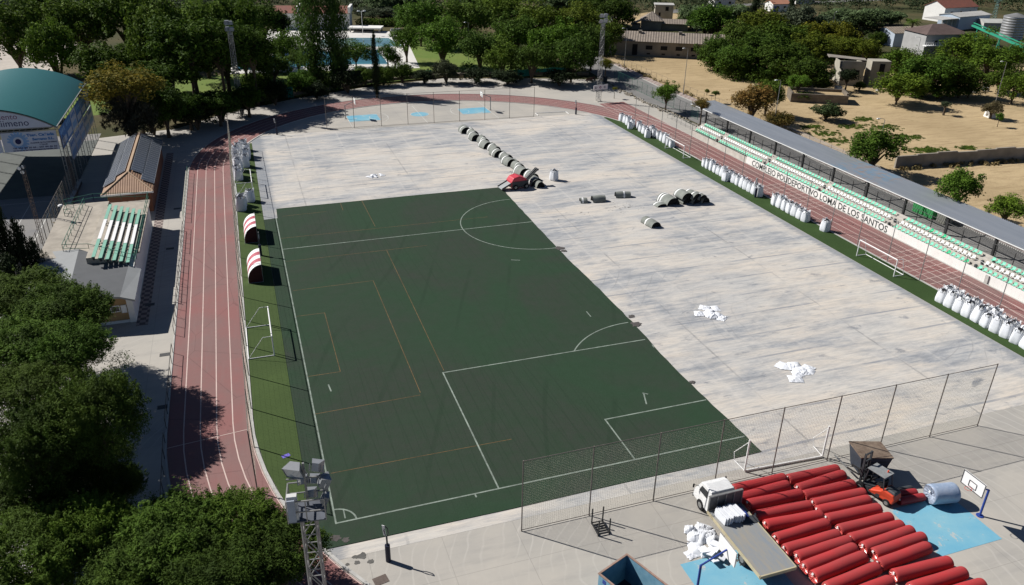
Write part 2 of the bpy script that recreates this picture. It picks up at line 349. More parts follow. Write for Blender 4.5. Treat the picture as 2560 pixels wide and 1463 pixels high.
def strip_line(mb, p, q, wd, z):
    p = Vector((p[0], p[1], 0)); q = Vector((q[0], q[1], 0)); d = (q-p).normalized(); n = Vector((-d.y, d.x, 0))*wd/2
    mb.poly([tuple((p-n).xy)+(z,), tuple((q-n).xy)+(z,), tuple((q+n).xy)+(z,), tuple((p+n).xy)+(z,)])
for y0, n_, dy in ((84.5, 6, 1.3), (53.5, 9, 1.25), (26.8, 8, 1.15)):
    for k in range(n_): strip_line(b, (37.1, y0-k*dy-0.5), (43.2, y0-k*dy+0.25), 0.08, 0.030)
strip_line(b, (-43.2, 12.3), (-37.0, 13.0), 0.07, 0.030)
tag(b.build('lane_markings', MT['tline']), kind='structure')
b = MB(); b.grid([[(x, y, z_) for x, y in ring(rr)] for rr, z_ in ((36.72, 0.0), (36.72, 0.09), (36.93, 0.09), (36.93, 0.0))]); tag(b.build('track_kerb', MT['kerb']), kind='structure')
b = MB(); b.grid([[(x, y, z_) for x, y in ring(rr)] for rr, z_ in ((43.3, 0.0), (43.3, 0.07), (43.42, 0.07), (43.42, 0.0))])
tag(b.build('track_kerb', MT['kerb']), kind='structure')

def arcside(sgn, xin, y0, y1, r=36.7):
    P = []; n = 24
    for i in range(n+1):
        y = y0+(y1-y0)*i/n; dy = max(0, y-84.5, 14.3-y); P.append((sgn*math.sqrt(max(r*r-dy*dy, 0)), y))
    return [(xin, y1), (xin, y0)] + P if sgn > 0 else [(xin, y0), (xin, y1)] + P[::-1]
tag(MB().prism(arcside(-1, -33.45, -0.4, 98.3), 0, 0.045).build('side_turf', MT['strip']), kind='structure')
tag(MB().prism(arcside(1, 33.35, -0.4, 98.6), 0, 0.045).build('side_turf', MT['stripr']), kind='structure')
edge = []
for i in range(60):
    y = -2.1 + 66.1*i/59
    xs = np.interp(y, [-2.1, 1.7, 4.7, 12.3, 19.5, 26.4, 37.8, 49.5, 57.5, 64], [0.8, 0.7, 0.55, 0.35, 0.6, 0.6, 0.35, 0.45, 0.6, 0.75])
    edge.append((float(xs)+random.uniform(-.06, .06), y))
tp = [(-33.42, -2.2), (-20, -2.28), (-10, -2.15), (-3, -2.2)] + edge + [(-12, 64.1), (-22, 64.0), (-31.6, 64.0), (-31.7, 60.3), (-33.42, 60.2)]
tag(MB().prism(tp, 0.0, 0.055).build('pitch_turf', MT['turf']), kind='structure')
Z = 0.060
b = MB(); W = 0.12
strip_line(b, (-31.87, -0.07), (-31.87, 60.3), W, Z); strip_line(b, (-31.8, 0), (0.6, 0), W, Z+.003)
strip_line(b, (-31.8, 49.4), (0.35, 49.4), W, Z)
strip_line(b, (-20.16, 0.07), (-20.16, 16.57), W, Z); strip_line(b, (-20.09, 16.5), (0.2, 16.5), W, Z)
strip_line(b, (-9.16, 0.07), (-9.16, 5.57), W, Z); strip_line(b, (-9.09, 5.5), (0.4, 5.5), W, Z)
def arc(cx, cy, r, a0, a1, n=40, wd=W, z=Z+.003):
    rows = [[], []]
    for i in range(n+1):
        t = R(a0+(a1-a0)*i/n)
        for j, rr in enumerate((r-wd/2, r+wd/2)): rows[j].append((cx+rr*math.cos(t), cy+rr*math.sin(t), z))
    b.grid(rows)
arc(0, 49.4, 9.15, 88, 272); arc(0, 11, 9.15, 89, 143.2); arc(-31.87, 0, 1.4, 2, 88)
strip_line(b, (-31.2, .3), (-31.2, 1.3), .09, Z)
for u, v, u2, v2 in ((1278, 651, 1300, 652), (1466, 780, 1477, 793), (1630, 863, 1635, 870), (821, 963, 828, 980), (1609, 985, 1616, 1012), (1606, 984, 1620, 987), (1188, 1238, 1191, 1245)):
    p, q = at(u, v), at(u2, v2); strip_line(b, p, q, 0.12, Z)
tag(b.build('pitch_markings', MT['line']), kind='structure')
b = MB()
def C(x0, y0, *l): return [at(x0+l[i]/3.978, y0+l[i+1]/3.978) for i in range(0, len(l), 2)]
for P in (C(640, 732, 1215, 0, 1635, 1000), C(640, 732, 590, 1212, 1635, 1022), C(640, 732, 1500, 0, 1868, 778), C(640, 732, 400, 240, 683, 205, 840, 790, 520, 838),
          C(640, 366, 1050, 540, 1185, 800), C(640, 366, 1300, 1040, 1500, 1456), C(640, 366, 840, 570, 865, 640), C(640, 366, 370, 1440, 1165, 1340, 1215, 1456),
          C(640, 1097, 745, 350, 1500, 205, 2540, 10), C(640, 366, 260, 700, 700, 652), C(640, 366, 250, 920, 2300, 705), C(640, 366, 300, 1150, 1700, 990)):
    for p, q in zip(P[:-1], P[1:]): strip_line(b, p, q, 0.06, Z-.002)
tag(b.build('orange_markings', MT['oline']), kind='structure')

# basketball courts painted in the two bends
def court(name, sx, yk, flip):
    b = MB(); s = flip
    for cx in (-1, 1):
        x0, x1 = (-15.1, -9.2) if cx < 0 else (7.3, 13.1)
        if s < 0: x0, x1 = (-11.2, -5.2) if cx < 0 else (5.6, 10.9)
        b.poly([(x0, yk-2.35, .018), (x1, yk-2.35, .018), (x1, yk+2.35, .018), (x0, yk+2.35, .018)])
    if s > 0:
        b.poly([(-1.0+1.75*math.cos(R(a)), yk+1.75*math.sin(R(a)), .018) for a in range(0, 360, 12)])
    tag(b.build(name, MT['key']), kind='structure')
    if sx < 0: return
    b = MB()
    def a2(cx, cy, r, a0, a1):
        rows = [[], []]
        for i in range(25):
            t = R(a0+(a1-a0)*i/24)
            for j, rr in enumerate((r-.04, r+.04)): rows[j].append((cx+rr*math.cos(t), cy+rr*math.sin(t), .023))
        b.grid(rows)
    mx = -1.0 if s > 0 else 0.0
    strip_line(b, (mx, yk-7), (mx, yk+7), .08, .023)
    a2(mx, yk, 1.8, 0, 360)
    for x0, d in (((-9.2 if s > 0 else -5.2), 1), ((7.3 if s > 0 else 5.6), -1)):
        a2(x0, yk, 1.8, 0, 360); a2(x0-d*4.4, yk, 6.25, -70 if d > 0 else 110, 70 if d > 0 else 250)
    X0, X1 = (-15.2, 13.2) if s > 0 else (-11.3, 11.0)
    for x in (X0, X1): strip_line(b, (x, yk-7.2), (x, yk+7.2), .08, .023)
    for y in (yk-7.2, yk+7.2): strip_line(b, (X0, y), (X1, y), .08, .023)
    tag(b.build('court_markings', MT['cline']), kind='structure')
court('court_paint', 1, 110.8, 1); court('court_paint', -1, -12.9, -1)
# fallen infill and oil stains lying on the bare slab
b = MB()
rs = random.Random(5)
def stain(u, v, r, sq=.5, k=9):
    c = at(u, v); n = 14
    b.poly([(c.x+r*(0.55+0.45*rs.random())*math.cos(2*math.pi*i/n), c.y+r*sq*(0.5+0.5*rs.random())*math.sin(2*math.pi*i/n), .0185+rs.random()*.002) for i in range(n)])
for u, v, r in ((1545, 520, .5), (1552, 532, .35), (1530, 520, .25), (1560, 512, .3), (1585, 514, .5), (1600, 520, .4), (1570, 517, .6), (1538, 508, .35), (1462, 533, .4), (1475, 536, .25), (1395, 552, .35), (1610, 513, .3), (1520, 524, .25), (1645, 508, .3), (1548, 528, .4)):
    for _ in range(5): stain(u+rs.gauss(0, 7), v+rs.gauss(0, 3), r*rs.uniform(.15, .5), .35)
for u, v, r in ((905, 1390, .45), (888, 1393, .25), (926, 1404, .3), (868, 1412, .2), (892, 1407, .25)): stain(u, v, r, .8)
for u, v in ((1855, 1390), (1862, 1398), (1850, 1402), (1870, 1405), (1842, 1395)):
    for _ in range(4): stain(u+rs.gauss(0, 8), v+rs.gauss(0, 6), .16, .6)
tag(b.build('infill_stains', mat('infill_stain', (0.13, 0.125, 0.115), .95, .4, 5)), kind='stuff')
b = MB()
for u, v, r in ((1590, 812, .9), (1578, 792, .5), (1730, 957, .4), (1398, 622, .8), (1410, 628, .6), (840, 1346, .5), (865, 1352, .4)):
    c = at(u, v); n = 16
    b.poly([(c.x+r*(0.4+0.6*rs.random())*math.cos(2*math.pi*i/n), c.y+r*.8*(0.4+0.6*rs.random())*math.sin(2*math.pi*i/n), .0655) for i in range(n)])
tag(b.build('infill_stains', mat('dust_stain', (0.10, 0.09, 0.085), .95, .4, 5)), kind='stuff')

# right: road, pavement, field ; left: tiled walk, courts
sheet('road', [(49.2, -60), (57.2, -60), (57.8, 60), (58.2, 95), (57.9, 122), (59.5, 150), (62, 172), (52, 176), (48.6, 130), (48.0, 111), (49.1, 100)], 0.012, MT['asphalt'])
sheet('road', [(62.2, 172), (70, 195), (95, 226), (160, 256), (300, 264), (300, 270), (160, 262), (92, 233), (63, 200), (51.8, 176)], 0.016, MT['asphalt'])
def kerbrun(pts, wd=.15, h=.12, m_='kerb', name='kerb'):
    b = MB()
    for p, q in zip(pts[:-1], pts[1:]):
        d = Vector((q[0]-p[0], q[1]-p[1], 0)); n = Vector((-d.y, d.x, 0)).normalized()*wd/2
        b.prism([(p[0]-n.x, p[1]-n.y), (q[0]-n.x, q[1]-n.y), (q[0]+n.x, q[1]+n.y), (p[0]+n.x, p[1]+n.y)], 0, h)
    return tag(b.build(name, MT[m_]), kind='structure')
kerbrun([(55.4, -60), (55.4, 60), (57.6, 95), (57.9, 122), (59.5, 150)])
tag(MB().prism([(55.48, -60), (58.6, -60), (58.8, 58), (59.6, 95), (59.9, 122), (61.3, 150), (59.6, 150), (58, 122), (57.7, 95), (55.48, 60)], 0, 0.11).build('pavement', MT['tile2']), kind='structure')
sheet('field', [(60.0, -60), (250, -60), (300, 60), (170, 118), (120, 132), (100, 150), (70, 166), (61.5, 158), (60.2, 122), (60, 95), (59.4, 58)], 0.02, MT['field'])
sheet('field', [(96, 208), (128, 205), (150, 222), (120, 246), (98, 232)], 0.024, MT['field'])
sheet('checker_walk', [(-47.05, 34), (-45.95, 34), (-45.95, 96), (-47.05, 96)], 0.013, MT['tile'])
sheet('tennis_court', [(-100, 30), (-59, 30), (-58.6, 112), (-100, 112)], 0.018, mat('court_asphalt', (0.25, 0.235, 0.21), .9, .45, .25, (0.15, 0.15, 0.155)))
sheet('court_markings', [(-60.6, 30), (-60.5, 30), (-60.5, 79), (-60.6, 79)], .022, MT['cline'])
for pts in ([(-75, 62), (-63, 62)], [(-75, 76), (-61, 76)], [(-63.5, 44), (-63.5, 76)], [(-69, 44), (-69, 62)]):
    b = MB(); strip_line(b, pts[0], pts[1], .07, .022); tag(b.build('court_markings', MT['cline']), kind='structure')
sheet('park_lawn', [(-75, 124), (-24, 133), (-8, 141), (12, 146), (33, 144), (44, 139), (47, 165), (38, 200), (15, 196), (9.5, 160.2), (-30, 161), (-75, 157)], 0.011, MT['lawn'])
sheet('pool_deck', [(-36, 161.5), (-30, 160.9), (9.6, 157.5), (14, 190), (18, 218), (-22, 232), (-40, 232)], 0.015, mat('deck_paving', (.62, .60, .56), .85, .15, .6))
sheet('park_path', [(-120, 150), (-76, 158), (-76, 215), (-120, 240)], 0.017, MT['path'])
def pool(name, pts, m_):
    b = MB(); b.poly([(x, y, .022) for x, y in pts]); o = b.build(name, m_); tag(o, kind='structure')
pool('pool_water', [(-34, 165.6), (-7.4, 166.6), (2.9, 164.3), (4.1, 186.8), (-18, 187.5), (-26, 183), (-34, 182)], m_water('pool_water_near', (0.03, 0.165, 0.17)))
pool('pool_water', [(-11, 192.5), (12.2, 190.5), (10.9, 206.0), (-0.5, 209.2), (-10, 207)], m_water('pool_water_far', (0.12, 0.24, 0.21)))
kerbrun([(-34, 165.3), (-7.4, 166.3), (3.1, 164.0), (4.4, 187)], .5, .08, 'white', 'pool_kerb')
kerbrun([(-11, 192.2), (12.5, 190.2), (11.2, 206.3), (-0.5, 209.6)], .5, .08, 'white', 'pool_kerb')
# ================================================================== FENCES, MASTS, STAND, BUILDINGS
def net_fence(label, x0, y0, x1, y1, n, H, cell=0.16, group=None, cat='fence', postm='rust', netm='net', r=0.046, wr=0.0035, rail=True, both=True, net=True):
    d = Vector((x1-x0, y1-y0, 0)); L = d.length; d.normalize(); rz = math.atan2(d.y, d.x)
    t = thing('ball_stop_fence' if H > 3 else 'chain_link_fence', label, cat, (x0, y0, 0), rz, group)
    for k in range(n): MB().cyl((0, 0, 0), (0, 0, H), r, 8).build('post', MT[postm], t, loc=(L*k/(n-1), 0, 0))
    if rail:
        b = MB().cyl((0, 0, H-.05), (L, 0, H-.05), r*.6, 6)
        if both: b.cyl((0, 0, .12), (L, 0, .12), r*.6, 6)
        b.build('rail', MT[postm], t)
    if net:
        b = MB(); nx = int(L/cell); nz = int(H/cell)
        for i in range(nx): b.cyl((i*cell, 0, .1), (i*cell, 0, H-.1), wr, 3, caps=False)
        for j in range(1, nz): b.cyl((0, 0, j*cell), (L, 0, j*cell), wr, 3, caps=False)
        b.build('net', MT[netm], t)
    return t
net_fence('tall net fence standing behind the near goal beside the truck', -20, -4.55, 20, -4.55, 9, 6.0, 0.14, 'ball fences behind the goals', netm='net', wr=0.005)
net_fence('tall net fence across the far end in front of the far basketball court', -19.9, 104.0, 20.2, 102.9, 9, 5.85, 0.3, 'ball fences behind the goals', wr=0.004)
net_fence('row of tall net posts between the left track and the dugouts', -36.8, 5.0, -36.8, 97, 18, 5.4, 0.45, cat='fence', wr=0.003, both=False)
net_fence('row of tall net posts along the right touchline bags', 36.8, 4, 36.8, 92, 18, 5.35, 0.5, cat='fence', wr=0.0025, both=False, postm='steel', r=.045)
net_fence('mesh fence between the road and the far right corner of the track', 50.6, 92, 51.4, 132, 17, 2.3, 0.25, wr=.004, postm='green', netm='green', r=.035)
net_fence('dark railing fence between the grandstand and the road', 50.4, -14, 50.7, 91, 42, 1.75, 0.5, wr=.004, postm='dsteel', netm='dsteel', r=.05)
net_fence('wire fence on a low wall above the tennis court', -58.2, 42, -58.2, 82, 20, 4.1, 0.4, wr=.003, postm='rust')
net_fence('green mesh fence behind the far bend', 10, 146.8, 47, 138.6, 14, 1.9, .25, wr=.003, postm='green', netm='green', r=.03)
for k, (x0, y0, x1, y1, n) in enumerate(((62.3, 150, 61.0, 118, 12), (61, 116, 61.5, 60, 20))):
    net_fence(('thin wire fence along the dry field near the abandoned barn', 'thin wire fence along the dry field by the autumn tree')[k], x0, y0, x1, y1, n, 1.5, .5, wr=.002, r=.03)

def railing(label, x0, y0, x1, y1, n, H=1.05, m_='dsteel', mid=True, r=.028, z=0, name='railing'):
    d = Vector((x1-x0, y1-y0, 0)); L = d.length; t = thing(name, label, 'railing', (x0, y0, z), math.atan2(d.y, d.x))
    for k in range(n): MB().cyl((0, 0, 0), (0, 0, H), r, 6).build('post', MT[m_], t, loc=(L*k/(n-1), 0, 0))
    b = MB().cyl((0, 0, H), (L, 0, H), r, 6)
    if mid: b.cyl((0, 0, H*.5), (L, 0, H*.5), r*.7, 6)
    b.build('rail', MT[m_], t)
railing('track railing beside the stretch shaded by the changing rooms', -43.4, 62.5, -43.4, 84, 14, m_='green', mid=False)
railing('track railing in front of the benches on the roof', -43.35, 52, -43.35, 60, 6, mid=False)
railing('track railing by the pale wedge of sunlit path', -43.35, 31, -43.35, 50, 11, mid=False)
railing('track railing beside the sunny paving next to the big trees', -43.35, 15, -43.35, 27.4, 7, mid=False)
railing('track railing in the shade of the near trees', -43.1, 3, -43.35, 13, 6, mid=False)
railing('thin railing in front of the far end of the grandstand', 45.2, 82, 45.6, 95, 8, m_='steel')
railing('pale railing by the near end of the grandstand', 45.0, -3, 45.0, 14.5, 8, m_='steel')

# ---- floodlight masts
def mast(name_label, x, y, H, rz, lamps, plat=True, wdt=0.72, board=None):
    t = thing('floodlight_mast', name_label, 'floodlight', (x, y, 0), rz)
    b = MB(); hw0, hw1 = wdt/2, wdt/2*.8
    cs = [(-1, -1), (1, -1), (1, 1), (-1, 1)]
    def pt(c, z): k = hw0+(hw1-hw0)*z/H; return (c[0]*k, c[1]*k, z)
    for c in cs: b.bar(pt(c, 0), pt(c, H), .07)
    n = int(H/0.95)
    for i in range(n):
        z0, z1 = H*i/n, H*(i+1)/n
        for a in range(4):
            p, q = cs[a], cs[(a+1) % 4]
            b.bar(pt(p, z1), pt(q, z1), .035)
            if (i+a) % 2: b.bar(pt(p, z0), pt(q, z1), .04)
            else: b.bar(pt(q, z0), pt(p, z1), .04)
    b.build('lattice_tower', MT['steel'], t)
    MB().b3(-.6, .6, -.6, .6, -.05, .12).build('footing', MT['conc'], t)
    if plat:
        p = MB().b3(-.75, .75, -.6, .6, H, H+.05).build('platform', mat('platform_plate', (.10, .11, .13), .6, .4, 2), t)
        b = MB()
        for z in (H+.55, H+1.1):
            for a in range(4):
                P = [(-.75, -.6), (.75, -.6), (.75, .6), (-.75, .6)]; b.bar(P[a]+(z,), P[(a+1) % 4]+(z,), .05)
        for x_, y_ in ((-.75, -.6), (.75, -.6), (.75, .6), (-.75, .6), (0, -.6)): b.bar((x_, y_, H), (x_, y_, H+1.1), .045)
        b.bar((0, .3, H), (0, .3, H+2.3), .09); b.bar((-.75, .35, H+1.5), (.9, .35, H+1.5), .06)
        b.build('guard_rail', MT['steel'], t)
    for (lx, ly, lz, yaw, s) in lamps:
        M = Matrix.Rotation(R(yaw), 3, 'Z') @ Matrix.Rotation(R(-25), 3, 'X')
        c = Vector((lx, ly, H+lz)); V = MB()
        # tapered housing with a hooded front opening
        def P(x_, y_, z_): return tuple(M @ Vector((x_*s, y_*s, z_*s)) + c)
        f = [P(-.36, .22, -.36), P(.36, .22, -.36), P(.36, .22, .36), P(-.36, .22, .36)]; g_ = [P(-.2, -.2, -.22), P(.2, -.2, -.22), P(.2, -.2, .22), P(-.2, -.2, .22)]
        V._add(f+g_, [(4, 5, 6, 7), (0, 1, 5, 4), (1, 2, 6, 5), (2, 3, 7, 6), (3, 0, 4, 7)])
        V.bar(P(-.4, 0, -.3), P(-.4, 0, .1), .04); V.bar(P(.4, 0, -.3), P(.4, 0, .1), .04)
        h = V.build('lamp', mat('lamp_housing', (.30, .31, .32), .45, .25, 2, metallic=.5), t)
        V = MB(); V.poly([P(-.33, .19, -.33), P(.33, .19, -.33), P(.33, .19, .33), P(-.33, .19, .33)]); V.build('lamp_glass', mat('lamp_glass', (.32, .36, .40), .15, .2, 1, spec=.7), h)
    return t
near = mast('lattice floodlight mast rising among the near trees at the bottom of the photo', -33.85, -16.35, 15.6, R(-8), [(-.35, .35, 2.0, 160, 1.05), (.5, .5, 1.9, -20, .75), (.72, .25, 1.3, -75, .85), (.35, .5, 1.25, -10, .6), (.72, -.1, .7, -90, .65), (-.1, .6, 1.2, 10, .6), (.15, .5, .55, -5, .65)])
MB().b3(-.72, -.32, -.52, -.30, 15.66, 16.9).build('control_box', mat('box_paint', (.62, .62, .60), .5, .15, 2), near)
MB().b3(-.70, -.40, -.72, -.66, 15.75, 16.85).build('control_box', mat('panel_paint', (.33, .37, .43), .5, .2, 2), near)
mast('lattice floodlight mast in front of the plane trees at the far left bend', -34.5, 117.6, 16.0, R(-30), [(-.45, 0, .4, -140, 1.2), (.4, 0, .4, -150, 1.1), (-.4, 0, 1.5, -150, 1.3), (.4, 0, 1.5, -160, 1.0), (0, 0, -.4, -150, .8)], plat=False, wdt=.75)
fr = mast('lattice floodlight mast carrying a white sign at the far right of the bend', 38.2, 111.9, 16.0, R(8), [(-.5, 0, .4, 160, 1.1), (.5, 0, .5, 170, 1.2), (-.5, 0, 1.5, 165, 1.1), (.45, 0, 1.5, 175, 1.2), (0, 0, -.4, 170, .9)], plat=False, wdt=.75)
sg = MB().b3(-1.75, 1.75, -.62, -.56, 2.6, 3.6).build('sign_board', MT['white'], fr)
text_mesh('emblem', 'C', .62, mat('sign_navy', (.02, .03, .07), .6), sg, (-1.5, -.625, 2.85), (R(90), 0, 0), .004, bold=.02)
text_mesh('emblem', 'ar', .4, mat('sign_grey', (.25, .25, .28), .6), sg, (-1.12, -.625, 2.95), (R(90), 0, 0), .004)
text_mesh('emblem', 'C', .62, mat('sign_navy', (.02, .03, .07), .6), sg, (.75, -.625, 2.85), (R(90), 0, 0), .004, bold=.02)
text_mesh('emblem', 'ar', .4, mat('sign_grey', (.25, .25, .28), .6), sg, (1.13, -.625, 2.95), (R(90), 0, 0), .004)
b = MB(); b.cyl((-.1, -.62, 3.1), (-.1, -.632, 3.1), .26, 20); b.build('emblem', mat('sign_purple', (.25, .05, .16), .6), sg)
b = MB(); b.cyl((-.1, -.632, 3.1), (-.1, -.64, 3.1), .12, 16); b.build('emblem', MT['white'], sg)

def small_mast(label, x, y, H, rz, head=True):
    t = thing('court_light_mast', label, 'light mast', (x, y, 0), rz); b = MB(); cs = [(-.2, -.16), (.2, -.16), (0, .22)]
    for c in cs: b.bar(c+(0,), c+(H,), .05)
    for i in range(int(H/.45)):
        z = .45*i; b.bar(cs[i % 3]+(z,), cs[(i+1) % 3]+(z+.45,), .025); b.bar(cs[0]+(z,), cs[1]+(z,), .03)
    b.build('lattice_tower', mat('rust_steel', (.16, .11, .08), .8, .4, 3), t)
    if head:
        for lx, lz, yaw in ((-.3, .35, 150), (.15, .45, 120), (-.1, -.15, 160)):
            M = Matrix.Rotation(R(yaw), 3, 'Z'); c = Vector((lx, 0, H+lz))
            h = MB(); h.cyl(M @ Vector((0, -.15, 0))+c, M @ Vector((0, .12, -.05))+c, .13, 12, .24); h = h.build('lamp', MT['dgrey'], t)
            g_ = MB(); g_.cyl(M @ Vector((0, .12, -.05))+c, M @ Vector((0, .15, -.055))+c, .22, 12); g_.build('lamp_glass', MT['white'], h)
small_mast('slim rusty light mast with round lamps by the tennis court', -59.5, 60, 9.2, R(15))
small_mast('slim rusty light mast at the corner of the green roofed sports hall', -58.1, 77.9, 8.6, R(5), head=False)

def street_lamp(label, x, y, H, rz, two=False):
    t = thing('street_lamp', label, 'street lamp', (x, y, 0), rz, 'street lamps')
    MB().cyl((0, 0, 0), (0, 0, H), .085, 8, .045).build('pole', MT['steel'], t)
    b = MB(); b.path([(0, 0, H), (.35, 0, H+.18), (.9, 0, H+.22)], .03); b.build('arm', MT['steel'], t)
    b = MB(); b.box((1.05, 0, H+.2), (.6, .24, .12), taper=.6); b.build('lamp_head', MT['white'], t)
for a in (('street lamp in front of the abandoned barn by the road bend', 59.1, 142.4, 10, 180), ('street lamp beside the dry field behind the bright round tree', 58.9, 112.2, 10, 180), ('street lamp by the orange autumn tree behind the canopy', 59.6, 80, 9.5, 180),
          ('street lamp by the dark tree behind the middle of the canopy', 60.2, 54, 8.6, 165), ('street lamp half hidden in the tall trees of the park', 24.5, 165, 9.5, 200), ('curved street lamp beside the balcony of the villa', 128, 118, 9, 150),
          ('street lamp at the right edge beyond the dry field', 118, 84, 9.5, 160), ('street lamp above the trees between barn and villa', 140, 165, 9, 30)): street_lamp(a[0], a[1], a[2], a[3], R(a[4]))
t = thing('court_lamp', 'short lamp post with a flat white head behind the roof benches', 'lamp post', (-57.2, 62.8, 0)); MB().cyl((0, 0, 0), (0, 0, 3.6), .06, 8).build('pole', MT['steel'], t); MB().cyl((0, 0, 3.6), (0, 0, 3.72), .32, 14, .2).build('lamp_head', MT['white'], t)
t = thing('garden_lamp', 'two headed white lamp post on the pool deck', 'lamp post', (4.5, 215, 0)); MB().cyl((0, 0, 0), (0, 0, 7), .08, 8).build('pole', MT['white'], t)
for s in (-1, 1): MB().box((s*.9, 0, 7), (.9, .5, .35), taper=.7).build('lamp_head', MT['white'], t)
MB().bar((-.8, 0, 6.8), (.8, 0, 6.8), .07).build('arm', MT['white'], t)

# ---- grandstand
gs = thing('grandstand', 'low concrete grandstand with green and white seats and large lettering on its wall', 'grandstand', (43.5, 0, 0))
Y0, Y1 = -22.0, 82.6
b = MB(); b.prism([(0, Y0), (.18, Y0), (.18, 64.5), (0, 64.5)], 0, 1.1); b.prism([(.35, 64.5), (.55, 64.5), (.55, Y1), (.35, Y1)], 0, 0.85)
b.build('front_wall', MT['wall'], gs)
b = MB()
prof = [(.18, 0), (.18, .85), (1.02, .85), (1.02, 1.25), (1.84, 1.25), (1.84, 1.65), (2.75, 1.65), (2.75, 1.95), (3.05, 1.95), (3.05, 0)]
n = len(prof); V = [(x, Y0, z) for x, z in prof]+[(x, Y1, z) for x, z in prof]
b._add(V, [tuple(range(n))[::-1], tuple(range(n, 2*n))]+[(i, (i+1) % n, n+(i+1) % n, n+i) for i in range(n)])
for y in (82.2, 74.4, 60.4, 46.7, 32.8, 18.9, 4.9):
    for k in range(3): b.b3(.98+.82*k-.4, .98+.82*k, y-.55, y+.55, .85+.4*k-.2, 1.05+.4*k)
b.build('terrace', MT['conc'], gs)
# seat shells: curved pan and back
def seat_mesh(name, m_):
    b = MB(); rows = []
    for (x, z, hw) in ((-.20, .20, .14), (-.19, .24, .19), (-.05, .20, .2), (.10, .21, .2), (.17, .30, .2), (.20, .42, .19), (.215, .52, .14)):
        rows.append([(x, -hw, z+.035), (x, -hw*.6, z), (x, 0, z-.01), (x, hw*.6, z), (x, hw, z+.035)])
    b.grid(rows); b.grid([[(p[0]+.015, p[1], p[2]-.025) for p in r_] for r_ in rows]); b.cyl((0, 0, .0), (0, 0, .2), .05, 6)
    o = b.build(name, m_, gs, smooth=True); return o
sm = [seat_mesh('seat', mat('seat_green', (.20, .60, .42), .5, .12, 1)), seat_mesh('seat', MT['white']), seat_mesh('seat', mat('seat_new_green', (.02, .45, .2), .45, .1, 1))]
tag(sm[2], 'brighter green replacement seat')
blocks = [(75.4, 81.4), (61.5, 73.6), (47.5, 59.5), (34.0, 46.0), (20.2, 31.9), (6.2, 18.0), (-8, 4)]
spots = []
for y0, y1 in blocks:
    for row in range(3):
        n = int(round((y1-y0)/.67))
        for i in range(n+1): spots.append((y0+i*.67, row))
spots.sort(key=lambda s: (0 if s[0] > 9 else 1, s[0]))
bright = {(20.2, 0), (25.6, 2), (27.6, 2)}
first = [True]*3; far = {0: MB(), 1: MB()}; cnt = 0
for y, row in spots:
    kind = 1 if row == 1 else 0
    if any(abs(y-a) < .3 and row == r_ for a, r_ in bright) or (cnt % 37 == 17 and row != 1): kind = 2
    x = .50+.86*row; z = .90+.4*row
    if cnt < 100 and y > 9:
        if first[kind]: o = sm[kind]; first[kind] = False
        else: o = sm[kind].copy(); COL.objects.link(o)
        o.parent = gs; o.location = (x, y, z); cnt += 1
    else:
        me = sm[0].data; f = far[1 if kind == 1 else 0]
        f._add([(v.co.x+x, v.co.y+y, v.co.z+z) for v in me.vertices], [tuple(p.vertices) for p in me.polygons])
tag(far[0].build('seats', mat('seat_green', (.20, .60, .42)), gs, smooth=True), kind='stuff'); tag(far[1].build('seats', MT['white'], gs, smooth=True), kind='stuff')
full = 'COMPLEJO POLIDEPORTIVO LOMA DE LOS SANTOS'
def tw(body):
    o = text_mesh('t', body, 1.3, MT['letter'], bold=.02); xs = [v.co.x for v in o.data.vertices]; r_ = (min(xs), max(xs)); bpy.data.objects.remove(o); return r_
k_ = 30.6/(tw(full)[1]-tw(full)[0]); pos_ = 0
for wd_ in full.split(' '):
    i_ = full.index(wd_, pos_); pos_ = i_+len(wd_); a_, b_ = tw(full[:pos_])[1], tw(wd_)
    w0 = b_[1]-b_[0]; st = (a_-w0-b_[0])*k_
    o = text_mesh('lettering', wd_, 1.3, MT['letter'], gs, (-.006, 62.9-st, .09), (R(90), 0, R(-90)), .004, bold=.02)
    for v in o.data.vertices: v.co.x *= k_
MB().b3(-.16, .16, 16.3, 16.75, 0, 1.05).build('end_pillar', MT['kerb'], gs)
for y0, y1 in blocks[1:]:
    for row in (0, 1):
        x, z = .50+.86*row, .86+.4*row; b = MB(); b.cyl((x, y1+.8, z), (x, y1+.8, z+.42), .15, 8, .2); b.cyl((x, y1+.8, z+.42), (x, y1+.8, z+.5), .22, 8, .14); b.build('litter_bin', MT['dgrey'], gs)

# ---- canopy over the parking strip behind the stand
cp = thing('canopy', 'long grey metal canopy on dark posts behind the grandstand', 'canopy', (50.3, 0, 0))
ys = [89.1-7.42*k for k in range(15)]
for y in ys: MB().b3(.2, .48, y-.14, y+.14, 0, 2.5).build('post', MT['dsteel'], cp)
b = MB()
for y in ys: b.bar((.3, y, 2.45), (5.0, y, 2.75), .14, .18)
b.b3(0.1, .25, -18, 94.3, 2.42, 2.56); b.b3(4.7, 4.85, -18, 94.3, 2.62, 2.74); b.build('roof_beams', MT['kerb'], cp)
b = MB(); tl = R(37); sp_ = .30; Ls = sp_/math.cos(tl)*1.0
for i in range(int((94.5+18)/sp_)):            # slats added across the canopy, each tilted so sunlight reaches the road
    y = -18+i*sp_; c_, s_ = Ls*math.cos(tl), Ls*math.sin(tl)
    b._add([(-.1, y, 2.60), (5.3, y, 2.80), (5.3, y+c_, 2.80+s_), (-.1, y+c_, 2.60+s_)], [(0, 1, 2, 3)])
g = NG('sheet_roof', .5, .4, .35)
o_ = g.xyz(g.pos); base = g.mix(g.ramp(g.noise(g.scale(g.pos, (1.2, .1, 1)), 1, 5), [(.35, 0), (.7, 1)]), (.62, .66, .69), (.72, .75, .77))
